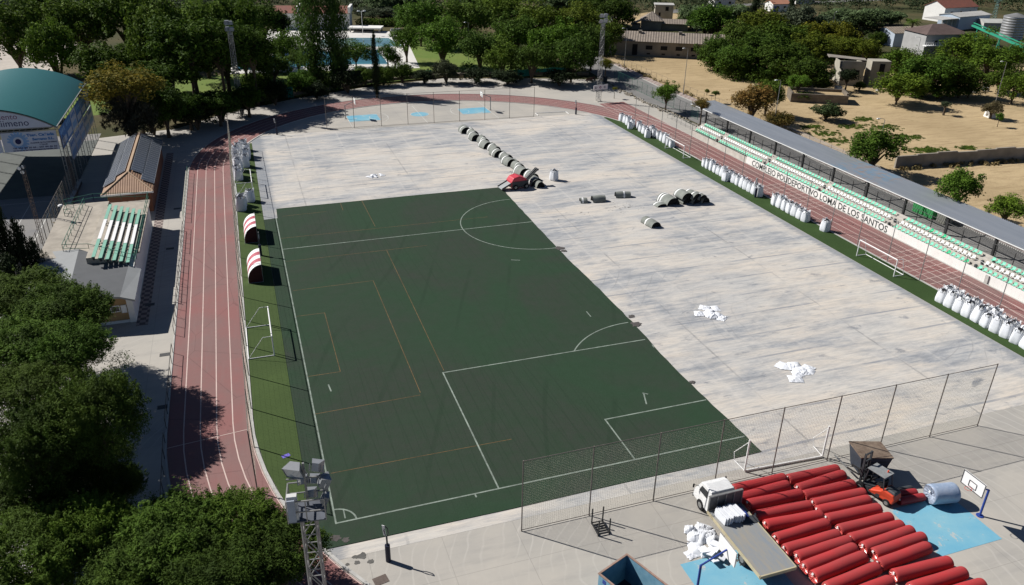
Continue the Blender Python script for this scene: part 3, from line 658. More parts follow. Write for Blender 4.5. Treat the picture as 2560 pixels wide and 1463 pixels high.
gm = g.ramp(g.math('DIVIDE', g.math('ABSOLUTE', g.math('SUBTRACT', o_[1], 47.5)), 6.0), [(.55, 1.0), (1.0, 0.0)])
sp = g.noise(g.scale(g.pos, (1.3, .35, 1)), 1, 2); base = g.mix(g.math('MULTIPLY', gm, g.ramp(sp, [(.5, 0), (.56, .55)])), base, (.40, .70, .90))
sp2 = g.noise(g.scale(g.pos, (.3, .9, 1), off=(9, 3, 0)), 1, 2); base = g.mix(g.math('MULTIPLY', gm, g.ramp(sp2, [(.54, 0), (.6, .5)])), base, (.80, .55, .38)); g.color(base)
o = b.build('sunlight_slats', g.m, cp); sf = o.modifiers.new('sheet', 'SOLIDIFY'); sf.thickness = .006; sf.offset = -1
b = MB(); b.poly([(-.1, -18, 2.55), (-.1, 94.5, 2.55), (-.1, 94.5, 2.67), (-.1, -18, 2.67)]); b.build('fascia', MT['white'], cp)

# recycling containers under the canopy
def wheelie(label, x, y, rz, m_, d=(1.6, 1.5, 1.5)):
    t = thing('recycling_container', label, 'container', (x, y, 0), rz)
    o = MB().box((0, 0, d[2]/2), d, taper=1.08).build('body', m_, t); bevel(o, .08)
    MB().box((0, 0, d[2]+.1), (d[0]*1.1, d[1]*1.05, .2), taper=.75).build('lid', m_, t); MB().b3(-.4, .4, -d[1]*.56, -d[1]*.54, d[2]*.6, d[2]*.75).build('slot', MT['black'], t)
grn = mat('container_green', (.07, .36, .12), .5, .15, 1)
wheelie('bright green recycling container under the canopy, the farther of two', 54.0, 37.3, R(5), grn, (1.7, 1.7, 1.6)); wheelie('green recycling container with pale lid under the canopy, beside its twin', 54.0, 35.4, R(2), grn, (1.6, 1.5, 1.7))
wheelie('yellow topped grey container under the canopy next to the green ones', 54.0, 33.2, R(2), mat('container_grey', (.28, .28, .24), .6, .2, 1), (1.5, 1.4, 1.5))
# ================================================================== BUILDINGS
def window(parent, x0, x1, y, z0, z1, face='-y', m_='dgrey', frame='white', grille=False):
    b = MB(); t = .04
    if face == '-y':
        b.b3(x0, x1, y-.03, y+.03, z0, z0+.07); b.b3(x0, x1, y-.03, y+.03, z1-.07, z1); b.b3(x0, x0+.07, y-.031, y+.031, z0, z1); b.b3(x1-.07, x1, y-.031, y+.031, z0, z1)
        f = b.build('window', MT[frame], parent); MB().b3(x0+.06, x1-.06, y-.015, y+.015, z0+.06, z1-.06).build('pane', MT['glass'], f)
    else:
        b.b3(y-.03, y+.03, x0, x1, z0, z0+.07); b.b3(y-.03, y+.03, x0, x1, z1-.07, z1); b.b3(y-.031, y+.031, x0, x0+.07, z0, z1); b.b3(y-.031, y+.031, x1-.07, x1, z0, z1)
        f = b.build('window', MT[frame], parent); MB().b3(y-.015, y+.015, x0+.06, x1-.06, z0+.06, z1-.06).build('pane', MT['glass'], f)
    return f
def gable(b, x0, x1, y0, y1, z0, z1, axis='x', th=.12):
    if axis == 'x':
        ym = (y0+y1)/2
        b.grid([[(x0, y0, z0), (x0, ym, z1), (x0, y1, z0)], [(x1, y0, z0), (x1, ym, z1), (x1, y1, z0)]])
        b.grid([[(x0, y0, z0-th), (x0, ym, z1-th), (x0, y1, z0-th)], [(x1, y0, z0-th), (x1, ym, z1-th), (x1, y1, z0-th)]])
        for x in (x0, x1): b.grid([[(x, y0, z0), (x, ym, z1), (x, y1, z0)], [(x, y0, z0-th), (x, ym, z1-th), (x, y1, z0-th)]])
        for y in (y0, y1): b.poly([(x0, y, z0), (x1, y, z0), (x1, y, z0-th), (x0, y, z0-th)])
    else:
        xm = (x0+x1)/2
        b.grid([[(x0, y0, z0), (xm, y0, z1), (x1, y0, z0)], [(x0, y1, z0), (xm, y1, z1), (x1, y1, z0)]])
        b.grid([[(x0, y0, z0-th), (xm, y0, z1-th), (x1, y0, z0-th)], [(x0, y1, z0-th), (xm, y1, z1-th), (x1, y1, z0-th)]])
        for y in (y0, y1): b.grid([[(x0, y, z0), (xm, y, z1), (x1, y, z0)], [(x0, y, z0-th), (xm, y, z1-th), (x1, y, z0-th)]])
        for x in (x0, x1): b.poly([(x, y0, z0), (x, y1, z0), (x, y1, z0-th), (x, y0, z0-th)])
# ---- barrel vaulted sports hall
hl = thing('sports_hall', 'open sided sports hall with green barrel roof and advertising banners', 'sports hall', (-67.8, 78.4, 0))
HW, HL, ZS, ZA = 9.2, 29.0, 9.7, 12.7
def vault(n=28, dz=0):
    Rr = (HW*HW+(ZA-ZS)**2)/(2*(ZA-ZS)); zc = ZA-Rr; a = math.asin(HW/Rr)
    return [(Rr*math.sin(-a+2*a*i/n), zc+Rr*math.cos(-a+2*a*i/n)+dz) for i in range(n+1)]
b = MB(); b.grid([[(x, y, z) for x, z in vault()] for y in (-.1, HL*.33, HL*.66, HL)]); b.grid([[(x, y, z) for x, z in vault(28, -.12)] for y in (-.1, HL)])
hg = NG('hall_roof_sheet', .38, .5); hg.color(hg.mix(hg.ramp(hg.noise(hg.pos, 3, 5, .7), [(.3, 0), (.7, 1)]), (.013, .095, .082), (.022, .12, .105)))
b.build('roof', hg.m, hl, smooth=True)
b = MB()
for k in range(7):
    y = HL*k/6
    for s in (-1, 1):
        for d in (-.18, .18): b.bar((s*(HW-.1)+d, y, 0), (s*(HW-.1)+d, y, ZS), .07)
        for j in range(14): b.bar((s*(HW-.1)-.18, y, j*.68+.1), (s*(HW-.1)+.18, y, j*.68+.1), .045)
    P = vault(20, -.2)
    for p, q in zip(P[:-1], P[1:]): b.bar((p[0], y, p[1]), (q[0], y, q[1]), .09)
b.bar((-HW, 0, ZS), (HW, 0, ZS), .12); b.bar((-HW, 0, ZS-.35), (HW, 0, ZS-.35), .08)
for k in range(26): b.bar((-HW+k*.72, 0, ZS-.35), (-HW+k*.72+.36, 0, ZS), .045)
for s in (-1, 1): b.bar((s*HW, 0, ZS), (s*HW, HL, ZS), .12)
b.build('frame', MT['steel'], hl)
ban = mat('banner_vinyl', (.50, .53, .60), .6, .12, .7)
navy = mat('banner_navy', (.015, .02, .09), .6); plum = mat('banner_plum', (.20, .07, .13), .6); bl = mat('banner_blue', (.07, .20, .45), .6, .2, 2); bl2 = mat('banner_sky', (.22, .38, .62), .6, .25, 1.5)
# front gable banner: arc on top of two rows
b = MB(); P = vault(28, -.28)
b._add([(x, -.06, z) for x, z in P if z > ZS]+[(P[-1][0]-.6, -.06, ZS+.08), (P[0][0]+.6, -.06, ZS+.08)], [tuple(range(len([1 for x, z in P if z > ZS])+2))])
bg_ = b.build('gable_banner', ban, hl)
pn = [(-9.0, -4.1, 6.6), (-4.0, 2.1, 6.6), (2.25, 8.95, 6.6)]
for i, (x0, x1, z0) in enumerate(pn):
    o = MB().b3(x0, x1, -.09, -.05, z0, 9.25).build('banner', ban, hl)
    if i == 1:
        text_mesh('banner_text', 'da', 1.5, navy, o, (.05, -.10, 7.95), (R(90), 0, 0), .003, bold=.035)
        q = MB(); q.grid([[(-3.2+4.8*k/12, -.1, 7.15+.55*math.sin(math.pi*k/12)) for k in range(13)], [(-3.2+4.8*k/12, -.1, 7.0+.3*math.sin(math.pi*k/12)) for k in range(13)]]); q.build('logo', plum, o)
    if i == 2:
        q = MB()
        for k in range(18):
            a = R(360*k/18-80); 
            if 0 <= k <= 13: q.poly([(4.15+rr*math.cos(a+da), -.095, 8.0+rr*math.sin(a+da)) for rr, da in ((.95, -.17), (1.32, -.09), (1.32, .09), (.95, .17))])
            q.poly([(4.15+rr*math.cos(a+da), -.095, 8.0+rr*math.sin(a+da)) for rr, da in ((.62, -.18), (.98, -.18), (.98, .18), (.62, .18))])
        q.build('logo', bl2, o)
        q = MB(); q.cyl((4.15, -.095, 8.0), (4.15, -.105, 8.0), .37, 20); q.build('logo', navy, o)
        def tt(s_, x, z, sz, wd, m_=navy, bd=.01): text_mesh('banner_text', s_, sz, m_, o, (x, -.10, z), (R(90), 0, 0), .003, width=wd, bold=bd)
        tt('Ttes. Cañada', 5.3, 8.62, .5, 3.4, bl, .03); tt('Serrano S.L.', 5.9, 8.05, .45, 2.7, bl, .03)
        tt('ALQUILER DE PLATAFORMAS', 5.55, 7.62, .24, 3.25); tt('Y TALLER', 6.6, 7.34, .24, 1.05)
        tt('Tlf: 953 88 20 66 - 607 84 46 36', 3.3, 6.98, .3, 5.4); tt('www.transportescanada.es', 3.25, 6.68, .3, 5.45)
text_mesh('banner_text', 'miento', 1.05, plum, bg_, (1.8, -.075, 11.05), (R(90), 0, 0), .003)
text_mesh('banner_text', 'niimeno', 1.25, navy, bg_, (1.95, -.075, 10.1), (R(90), 0, 0), .003)
text_mesh('banner_text', 'ta', 1.05, plum, bg_, (.35, -.075, 11.05), (R(90), 0, 0), .003)
text_mesh('banner_text', 'do', 1.25, navy, bg_, (.25, -.075, 10.1), (R(90), 0, 0), .003)
# side banners (seen obliquely)
for k in range(6):
    y0 = .3+4.75*k
    for (z0, z1), mm in (((6.4, 9.2), bl if k not in (2,) else ban), ((3.4, 6.2), ban)):
        if z0 < 4 and k < 1: continue
        o = MB().b3(HW+.05, HW+.1, y0, y0+4.5, z0, z1).build('banner', mm, hl)
        MB().b3(HW+.1, HW+.12, y0+.5, y0+4.0, z0+.4, z0+1.2).build('logo', ban if mm is bl else bl2, o)
        q = MB()
        for j in range(3): q.b3(HW+.1, HW+.125, y0+.6+j*1.2, y0+1.3+j*1.2, z1-.9, z1-.35)
        q.build('logo', bl2 if mm is bl else bl, o)
MB().b3(-HW, HW, 0, HL, .02, .06).build('floor', mat('hall_floor', (.10, .11, .10), .8, .3, .5), hl)
b = MB()
for k in range(4): b.b3(-8.8+k*.8, -8.0+k*.8, 3, 24, .1, 2.6-k*.6)
b.build('bleacher', mat('bleacher_green', (.10, .32, .2), .7, .25, .8), hl)
t = thing('hall_annex', 'low building with a red tiled roof edge behind the sports hall', 'building', (-78, 128, 0), R(38))
MB().b3(-6, 6, -6, 6, 0, 5).build('wall', MT['render'], t); b = MB(); gable(b, -6.4, 6.4, -6.4, 6.4, 5.1, 6.6, 'y'); b.build('roof', m_ribbed('red_tiles', (.25, .09, .06), (.18, .08, .06), .3, 0), t)

# ---- solar roofed building
so = thing('solar_building', 'brick building with tiled hip roof covered in solar panels', 'building', (0, 0, 0))
X0, X1, YA, YB, ZE, ZR = -53.1, -46.85, 66.6, 92.0, 3.2, 4.8; XM = -50.0
MB().b3(X0+.45, X1-.45, YA+1.2, YB, 0, 3.12).build('wall', MT['brick'], so)
til = m_ribbed('roof_tiles', (.33, .20, .12), (.27, .16, .10), .28, 0)
b = MB(); RY = YA+4.4
b.poly([(X0, YA, ZE), (X1, YA, ZE), (XM, RY, ZR)]); b.poly([(X1, YA, ZE), (X1, YB, ZE), (XM, YB, ZR), (XM, RY, ZR)]); b.poly([(X0, YB, ZE), (X0, YA, ZE), (XM, RY, ZR), (XM, YB, ZR)])
b.poly([(X0, YA, ZE-.02), (X0, YB, ZE-.02), (X1, YB, ZE-.02), (X1, YA, ZE-.02)]); b.poly([(X0, YB, ZE), (XM, YB, ZR), (X1, YB, ZE)])
b.build('roof', til, so)
MB().b3(X0-.06, X1+.06, YA-.06, YA+.02, ZE-.2, ZE+.02).build('eave', MT['wall'], so)
b = MB(); b.bar((XM, RY, ZR+.03), (XM, YB, ZR+.03), .28, .1); b.bar((X1, YA, ZE+.04), (XM, RY, ZR+.04), .2, .1); b.bar((X0, YA, ZE+.04), (XM, RY, ZR+.04), .2, .1); b.build('ridge_tiles', mat('ridge_tile', (.42, .30, .2), .85, .2, 2), so)
sol = m_solar(); sl = math.atan2(ZR-ZE, X1-XM); SL = math.hypot(ZR-ZE, X1-XM)
def panel_array(side, cols, y0, y1, off, u0):
    b = MB(); rows = int((y1-y0)/1.0)
    b.b3(0, cols*1.7, 0, rows*1.0, 0, .05); o = b.build('solar_panel_array', sol, so)
    if side > 0: o.matrix_world = Matrix.Translation((XM+u0*math.cos(sl), y0, ZR-u0*math.sin(sl)+.14)) @ Matrix.Rotation(sl, 4, 'Y')
    else: o.matrix_world = Matrix.Translation((XM-u0*math.cos(sl), y0+rows, ZR-u0*math.sin(sl)+.14)) @ Matrix.Rotation(math.pi, 4, 'Z') @ Matrix.Rotation(sl, 4, 'Y')
panel_array(1, 1, RY+.9, 91.8, 0, .35); panel_array(1, 1, YA+2.8, 91.8, 0, 1.85-.02)
panel_array(-1, 1, RY+.6, 91.8, 0, .45); panel_array(-1, 1, YA+2.9, 91.8, 0, 1.8)

# ---- changing rooms with bleachers on the roof
ch = thing('changing_rooms', 'changing room block with green and white bench rows on its roof', 'building', (0, 0, 0))
MB().b3(-55.2, -47.15, 40.2, 62.0, 0, 3.3).build('wall', MT['wall'], ch)
MB().b3(-55.0, -47.6, 35.2, 40.2, 0, 2.7).build('wall', MT['tan'], ch)
MB().b3(-47.6, -47.05, 35.0, 40.2, 0, 2.7).build('wall', MT['wall'], ch)
b = MB(); b.b3(-56.8, -46.9, 45.0, 62.4, 3.32, 3.5); b.b3(-56.8, -51.6, 45.0, 62.4, 3.5, 3.75)
for k in range(6): b.b3(-51.6, -47.95-.62*k, 42.0, 58.0, 3.5+.18*k, 3.5+.18*(k+1)-.002*k)
b.build('roof_deck', mat('deck_concrete', (.40, .36, .30), .9, .35, .9), ch)
g1 = mat('bench_green', (.20, .42, .32), .6, .15, 1)
for k in range(6):
    x = -47.65-.62*k; z = 3.62+.18*k
    for (y0, y1, mm) in ((41.0, 46.0, g1), (46.1, 52.2, MT['white']), (52.3, 57.3, g1)):
        o = MB().b3(x-.17, x+.17, y0+.05*k, y1+.05*k, z+.35, z+.42).build('bench', mm, ch)
        q = MB().b3(x-.1, x+.1, y0+.3, y0+.5, z, z+.35); q.b3(x-.1, x+.1, y1-.5, y1-.3, z, z+.35); q.build('support', MT['dgrey'], o)
rg = mat('roof_felt', (.105, .11, .115), .85, .15, 1); rl = mat('roof_felt_lit', (.27, .28, .28), .85, .12, .8)  # lighter copy of the felt paints sunlight on the left roof facet
b = MB(); b.poly([(-52.6, 35.0, 3.55), (-47.9, 34.2, 3.3), (-47.6, 40.9, 3.7), (-52.8, 45.8, 4.2)]); b.poly([(-52.6, 35.0, 3.45), (-52.8, 45.8, 4.1), (-47.6, 40.9, 3.6), (-47.9, 34.2, 3.2)]); b.build('roof', rg, ch)
b = MB(); b.poly([(-47.9, 34.2, 3.3), (-46.6, 33.9, 2.95), (-46.45, 40.6, 3.3), (-47.6, 40.9, 3.7)]); b.poly([(-47.9, 34.2, 3.3), (-47.9, 34.2, 3.1), (-46.6, 33.9, 2.75), (-46.6, 33.9, 2.95)])
b.poly([(-52.6, 35.0, 3.55), (-52.8, 45.8, 4.2), (-56.6, 47.4, 3.6), (-56.8, 38.2, 3.1)]); b.poly([(-52.6, 35, 3.55), (-56.8, 38.2, 3.1), (-56.8, 38.2, 2.9), (-52.6, 35.0, 3.3)]); b.poly([(-47.9, 34.2, 3.3), (-52.6, 35.0, 3.55), (-52.6, 35.0, 3.35), (-47.9, 34.2, 3.1)]); b.build('roof', rl, ch)
window(ch, -50.2, -49.3, 35.18, 1.25, 1.95); window(ch, -49.15, -48.3, 35.18, 1.25, 1.95); MB().b3(-48.2, -47.7, 35.1, 35.19, 1.1, 1.95).build('notice_board', MT['white'], ch)
MB().b3(-50.6, -50.1, 34.95, 35.19, .55, .95).build('air_conditioner', MT['conc'], ch)
MB().b3(-50.3, -47.62, 35.1, 35.19, 0, .3).build('plinth', MT['wall'], ch)
# green guard rails round the roof deck
b = MB()
def rl_(pts, z, H=1.0, step=1.6):
    for p, q in zip(pts[:-1], pts[1:]):
        p = Vector(p+(z,)); q = Vector(q+(z,)); n = max(1, int((q-p).length/step))
        for h_ in (.5, H): b.bar(p+Vector((0, 0, h_)), q+Vector((0, 0, h_)), .045)
        for i in range(n+1): c = p.lerp(q, i/n); b.bar(c, c+Vector((0, 0, H)), .045)
rl_([(-47.0, 41.3), (-47.0, 62.3), (-53.5, 63.6), (-56.6, 62.2)], 3.5); rl_([(-54.2, 61.5), (-54.4, 46.2), (-51.8, 45.6), (-47.0, 41.2)], 3.75); rl_([(-55.2, 58), (-56, 58.2), (-56, 60), (-55.2, 60)], 3.6)
b.build('guard_rail', MT['green'], ch)
t = thing('terrace_wall', 'low retaining wall between the tennis court fence and the changing rooms', 'wall', (-58.2, 41, 0)); MB().b3(-.2, .2, 0, 42, 0, .55).build('wall_body', MT['render'], t); MB().b3(-.28, .28, -.1, 42.1, .55, .65).build('coping', MT['kerb'], t)

# ---- pool building and far houses
rt_ = m_ribbed('red_tiles', (.25, .09, .06), (.18, .08, .06), .3, 0)
def house(label, x, y, rz, w_, d_, h_, rise, wallm, roofm, wins=2, axis='x', door=True, hip=False):
    t = thing('house', label, 'building', (x, y, 0), rz)
    b = MB(); b.b3(-w_/2, w_/2, -d_/2, d_/2, 0, h_)
    if not hip and axis == 'x':
        for s in (-1, 1): b.poly([(s*w_/2, -d_/2, h_), (s*w_/2, 0, h_+rise*.95), (s*w_/2, d_/2, h_)])
    b.build('wall', wallm, t)
    b = MB()
    if hip:
        k = min(w_, d_)/2+.3; a, c_ = w_/2+.4, d_/2+.4; E = [(-a, -c_, h_), (a, -c_, h_), (a, c_, h_), (-a, c_, h_)]; r1, r2 = (-a+k, 0, h_+rise), (a-k, 0, h_+rise)
        b.poly([E[0], E[1], r2, r1]); b.poly([E[1], E[2], r2]); b.poly([E[2], E[3], r1, r2]); b.poly([E[3], E[0], r1]); b.poly(E[::-1])
    else: gable(b, -w_/2-.3, w_/2+.3, -d_/2-.35, d_/2+.35, h_+.02, h_+rise+.05, axis)
    b.build('roof', roofm, t)
    for i in range(wins):
        xx = -w_/2+w_*(i+.5+(.25 if door else 0))/(wins+(.5 if door else 0)); window(t, xx-.6, xx+.6, -d_/2-.02, h_*.4, h_*.75)
    if door: MB().b3(-w_/2+.6, -w_/2+1.7, -d_/2-.05, -d_/2+.02, 0, 2.2).build('door', MT['blue'], t)
    return t
pb = house('long white poolside building with a red tiled roof behind the poplars', -8.4, 233.5, R(-13), 24, 9, 5.0, 1.7, MT['wall'], rt_, 5)
MB().b3(-4.6, -3.9, -4.8, 4.8, 5.3, 6.95).build('parapet', MT['wall'], pb); MB().b3(11.6, 12.4, -4.8, 4.8, 4.9, 6.8).build('parapet', MT['wall'], pb)
t = thing('covered_platform', 'white flat slab standing on the pool deck near the big trees', 'platform', (6.5, 221, 0), R(-20)); MB().b3(-5.2, 5.2, -2.8, 2.8, 1.1, 1.5).build('slab', MT['wall'], t); b = MB()
for sx in (-4.6, 4.6):
    for sy in (-2.3, 2.3): b.b3(sx-.2, sx+.2, sy-.2, sy+.2, 0, 1.1)
b.build('piers', MT['kerb'], t)
t = thing('pool_cover_roller', 'small grey machine with a curved hood next to the white slab', 'pool equipment', (14.5, 213, 0)); MB().b3(-1.6, 1.6, -.8, .8, 0, 1.0).build('base', MT['conc'], t); MB().cyl((-1.6, 0, 1.0), (1.6, 0, 1.0), .8, 14).build('hood', MT['steel'], t)
# ruins and barn
cor = m_ribbed('fibre_cement', (.27, .225, .18), (.19, .16, .135), .55, 0, R(27))
t = thing('abandoned_barn', 'long abandoned barn with a grey corrugated roof and square dark windows', 'barn', (66.0, 162.5, 0), R(-29))
MB().b3(-3, 31, 0, 9.5, 0, 3.9).build('wall', MT['render'], t); b = MB(); gable(b, -3.4, 31.6, -.5, 10, 4.0, 6.0, 'x'); b.build('roof', m_ribbed('fibre_cement', (.27, .225, .18), (.19, .16, .135), .7, 0, R(29)), t)
for i in range(6):
    if i == 0: MB().b3(4.7, 6.1, -.04, .02, .3, 3.2).build('door', MT['black'], t)
    else:
        MB().b3(4.3+4.05*i, 6.1+4.05*i, -.04, .02, 1.9, 2.95).build('window', MT['black'], t)
        MB().b3(4.7+4.05*i, 5.6+4.05*i, -.04, .02, .6, 1.0).build('vent', MT['black'], t)
for x in (6, 17): b = MB().b3(x, x+.8, 3.6, 4.3, 5.3, 6.25); b.b3(x-.1, x+.9, 3.5, 4.4, 6.25, 6.35); b.build('chimney', MT['render'], t)
p = at(1627, 76); t = thing('ruined_outbuilding', 'derelict outbuilding with a pyramid roof behind the barn', 'building', (p.x, p.y, 0), R(-27))
MB().b3(-3.4, 3.4, 0, 6.8, 0, 3.0).build('wall', MT['render'], t); b = MB(); A_ = (0, 3.4, 5.6)
for e1, e2 in (((-3.8, -.4), (3.8, -.4)), ((3.8, -.4), (3.8, 7.2)), ((3.8, 7.2), (-3.8, 7.2)), ((-3.8, 7.2), (-3.8, -.4))): b.poly([e1+(3,), e2+(3,), A_])
b.build('roof', cor, t)
MB().b3(3.5, 12, .6, 6, 0, 2.2).build('wall', MT['render'], t); b = MB(); gable(b, 3.4, 12.4, .1, 6.5, 2.25, 3.4, 'x'); b.build('roof', cor, t); MB().b3(-6.4, -3.5, .6, 5, 0, 1.6).build('wall', MT['render'], t); b = MB(); b.poly([(-6.8, .2, 1.5), (-3.5, .2, 2.9), (-3.5, 5.4, 2.9), (-6.8, 5.4, 1.5)]); b.poly([(-6.8, .2, 1.4), (-6.8, 5.4, 1.4), (-3.5, 5.4, 2.8), (-3.5, .2, 2.8)]); b.build('roof', cor, t)
p = at(1657, 62); t = thing('ruined_tower', 'tall square ruined tower with a flat pale roof behind the barn', 'tower', (p.x, p.y, 0), R(-25))
b = MB().b3(-3.1, 3.1, 0, 5.6, 0, 6.3); b.build('wall', mat('pale_render', (.42, .39, .32), .95, .35, .4), t); MB().b3(-3.4, 3.4, -.3, 5.9, 6.3, 6.6).build('roof', MT['kerb'], t)
for i in range(3): MB().b3(-3.16, -3.1, 1+i*1.5, 2+i*1.5, 5.0, 5.5).build('window', MT['black'], t)
MB().b3(.4, 1.5, -.06, 0, 4.6, 5.9).build('window', MT['black'], t); MB().b3(-1.8, -1.1, -.06, 0, 2.5, 4).build('window', MT['black'], t)
t = thing('roofless_hut', 'roofless hut walls with a broken lean-to roof in the bushes of the dry field', 'ruin', (103.2, 111.5, 0), R(-25))
b = MB().b3(-2.6, 2.6, -.25, 0, 0, 5.6); b.b3(-2.6, -2.35, 0, 6, 0, 5.2); b.b3(2.35, 2.6, 0, 6, 0, 5.2); b.b3(-2.6, 2.6, 6.0, 6.25, 0, 4.6); b.build('wall', mat('pale_render', (.42, .39, .32), .95, .35, .4), t)
b = MB(); b.poly([(-5.8, .2, 6.4), (2.8, -.4, 5.9), (2.8, 1.6, 6.1), (-5.8, 2.4, 6.7)]); b.poly([(-5.8, .2, 6.25), (-5.8, 2.4, 6.5), (2.8, 1.6, 5.95), (2.8, -.4, 5.75)]); b.build('roof', MT['render'], t)
MB().b3(.5, 1.6, -.3, -.25, 2.6, 3.6).build('window', MT['black'], t)
t = thing('ruined_wall_block', 'narrow ruined pale block with a tall dark doorway beside the roofless hut', 'ruin', (110.5, 110.5, 0), R(-22)); MB().b3(-2.2, 2.2, 0, 3.6, 0, 5.4).build('wall', mat('pale_render', (.42, .39, .32), .95, .35, .4), t); MB().b3(-.3, .9, -.06, 0, 2.6, 4.8).build('window', MT['black'], t)
t = thing('low_stone_ruin', 'low roofless stone enclosure filled with dry grass and bushes in the field', 'ruin', (83.5, 98, 0), R(-28))
b = MB().b3(-5.6, 6.2, -.4, 0, 0, 1.9); b.b3(-5.6, -5.2, 0, 5.4, 0, 2.0); b.b3(5.8, 6.2, 0, 5.4, 0, 2.3); b.b3(-5.2, 5.8, 5.0, 5.4, 0, 2.1); b.build('wall', MT['stone'], t); MB().b3(-5.2, 5.8, 0, 5, .6, 1.5).build('dry_grass_fill', MT['field'], t)
t = thing('field_wall', 'long weathered boundary wall crossing the dry field at the right', 'wall', (65.5, 55.2, 0), R(-5.5)); 
b = MB()
for k in range(12): b.b3(k*3.8, k*3.8+3.8, -.18, .18, 0, 2.0+.12*(k % 3)+.03*k)
b.build('wall_body', MT['render'], t)
t = thing('roadside_wall', 'low pale crumbling wall behind the canopy along the dry field', 'wall', (0, 0, 0)); b = MB()
PW_ = [(63.6, 84), (63.2, 78), (62.9, 70), (62.4, 60), (62.0, 50)]
for p, q in zip(PW_[:-1], PW_[1:]): b.bar((p[0], p[1], .35), (q[0], q[1], .35), .9, .45)
b.build('wall_body', mat('pale_earth', (.38, .32, .25), .95, .3, .8), t)
t = thing('stone_wall', 'dark dry stone retaining wall behind the far bend under the trees', 'wall', (0, 0, 0)); b = MB(); SW = [(-46, 118), (-38, 124.5), (-27, 131), (-14, 137.5), (-4, 142.2), (12, 145.0), (25, 143.2), (40, 139.6), (47, 137.2)]
for p, q in zip(SW[:-1], SW[1:]): b.bar((p[0], p[1], .6), (q[0], q[1], .6), 1.2, .6)
b.build('wall_body', MT['stone'], t)
# rubble bank at the foot of the road fence
rr = random.Random(11); b = MB()
for k in range(260):
    y = rr.uniform(84, 128); x = 47.6+(.6 if y < 100 else 0)+rr.gauss(0, .35)+max(0, (y-112))*(-.02); s = rr.uniform(.12, .34); M = Matrix.Rotation(rr.uniform(0, 6), 3, 'Z') @ Matrix.Rotation(rr.uniform(-.5, .5), 3, 'X'); b.box((x, y, s*.35), (s*1.6, s*1.1, s*.9), M=M, taper=.7)
tag(b.build('rubble', mat('rubble_stone', (.36, .32, .26), .95, .4, 2)), kind='stuff')
# villa, warehouses, silo, conveyor
ph = mat('slate_tiles', (.12, .085, .075), .85, .3, .8)
p = at(2335, 140); vl = house('villa with a dark hip roof and a white balcony among the trees', p.x+3, p.y+4, R(-8), 13.5, 10, 6.0, 2.2, mat('shaded_render', (.38, .38, .37), .9, .2, .6), ph, 2, hip=True, door=False)  # wall colour greyed to stand for shade on the villa
b = MB(); b.b3(-7.4, -.8, -6.6, -5.0, 3.0, 3.25); b.build('balcony', MT['white'], vl); b = MB()
for k in range(12): b.b3(-7.3+k*.55, -7.2+k*.55, -6.55, -6.45, 3.2, 3.9)
b.b3(-7.4, -.8, -6.6, -6.4, 3.9, 4.0); b.build('balustrade', MT['white'], vl); MB().b3(-.6, 1.2, -5.1, -5.02, 3.3, 5.4).build('shutter', MT['conc'], vl)
def shed(label, x, y, rz, w_, d_, h_, wallm, roofm, rise=2): return house(label, x, y, R(rz), w_, d_, h_, rise, wallm, roofm, 0, door=False)
fc = m_ribbed('fibre_cement_far', (.30, .25, .19), (.22, .18, .145), .9, 0, .2)
p = at(2262, 116); shed('white shed with a brown corrugated roof behind the palm tree', p.x+2, p.y+4, -4, 13, 9, 4.0, mat('pale_blue_render', (.42, .48, .55), .9, .15, .6), fc, 1.2)
p = at(2422, 74); t = shed('large pale blue walled warehouse beside the villa', p.x+2, p.y+5, 10, 17, 8, 4.4, mat('blue_cladding', (.42, .50, .58), .7, .15, .4), MT['kerb'], .8)
b = MB(); b.b3(-17, -8.6, -3.6, 3.6, 3.6, 3.85); [b.b3(x-.15, x+.15, -3.4, -3.1, 0, 3.6) for x in (-16.6, -14, -11.4, -9)]; b.build('open_bay', MT['kerb'], t)
p = at(2392, 58); house('white gabled house with a red roof above the pale blue warehouse', p.x+4, p.y+8, R(5), 17, 9, 5.0, 2.2, MT['wall'], rt_, 3)
p = at(2470, 74); shed('pale corrugated shed between the warehouse and the silo', p.x, p.y, -20, 7, 6, 2.6, MT['kerb'], mat('pale_sheet', (.5, .5, .46), .6, .2, .6), 1.0)
p = at(2532, 100); t = thing('grain_silo', 'tall cylindrical metal silo at the top right edge of the photo', 'silo', (p.x+1, p.y+2, 0)); b = MB(); b.cyl((0, 0, 0), (0, 0, 7.0), 3.5, 32, caps=False); b.build('shell', m_ribbed('silo_steel', (.42, .42, .41), (.34, .34, .34), .8, 2, 0, .4, .5, .5), t, smooth=True); MB().cyl((0, 0, 7.0), (0, 0, 8.0), 3.55, 32, .4).build('cone_roof', MT['steel'], t)
b = MB(); b.bar((3.4, -1, 0), (3.4, -1, 7.4), .2); b.bar((2.9, -1.9, 0), (2.9, -1.9, 7.4), .2)
for k in range(12): b.bar((3.4, -1, .5+k*.58), (2.9, -1.9, .5+k*.58), .1)
b.build('ladder', MT['steel'], t)
t = thing('conveyor', 'long green inclined conveyor passing in front of the silo', 'conveyor', (0, 0, 0)); gc = mat('conveyor_green', (.03, .28, .17), .5, .2, .6)
P0, P1 = at(2432, 64, 4.6), at(2580, 128, 3.0); b = MB(); b.bar(P0, P1, .8, .5); b.bar(P0+Vector((0, 0, .8)), P1+Vector((0, 0, .8)), .12); b.bar(P0+Vector((.9, .6, .8)), P1+Vector((.9, .6, .8)), .12); b.build('belt_housing', gc, t); b = MB()
for k in range(5): c = P0.lerp(P1, (k+.5)/5); b.bar((c.x-.6, c.y, 0), c, .18); b.bar((c.x+.6, c.y, 0), c, .18)
b.build('supports', gc, t)
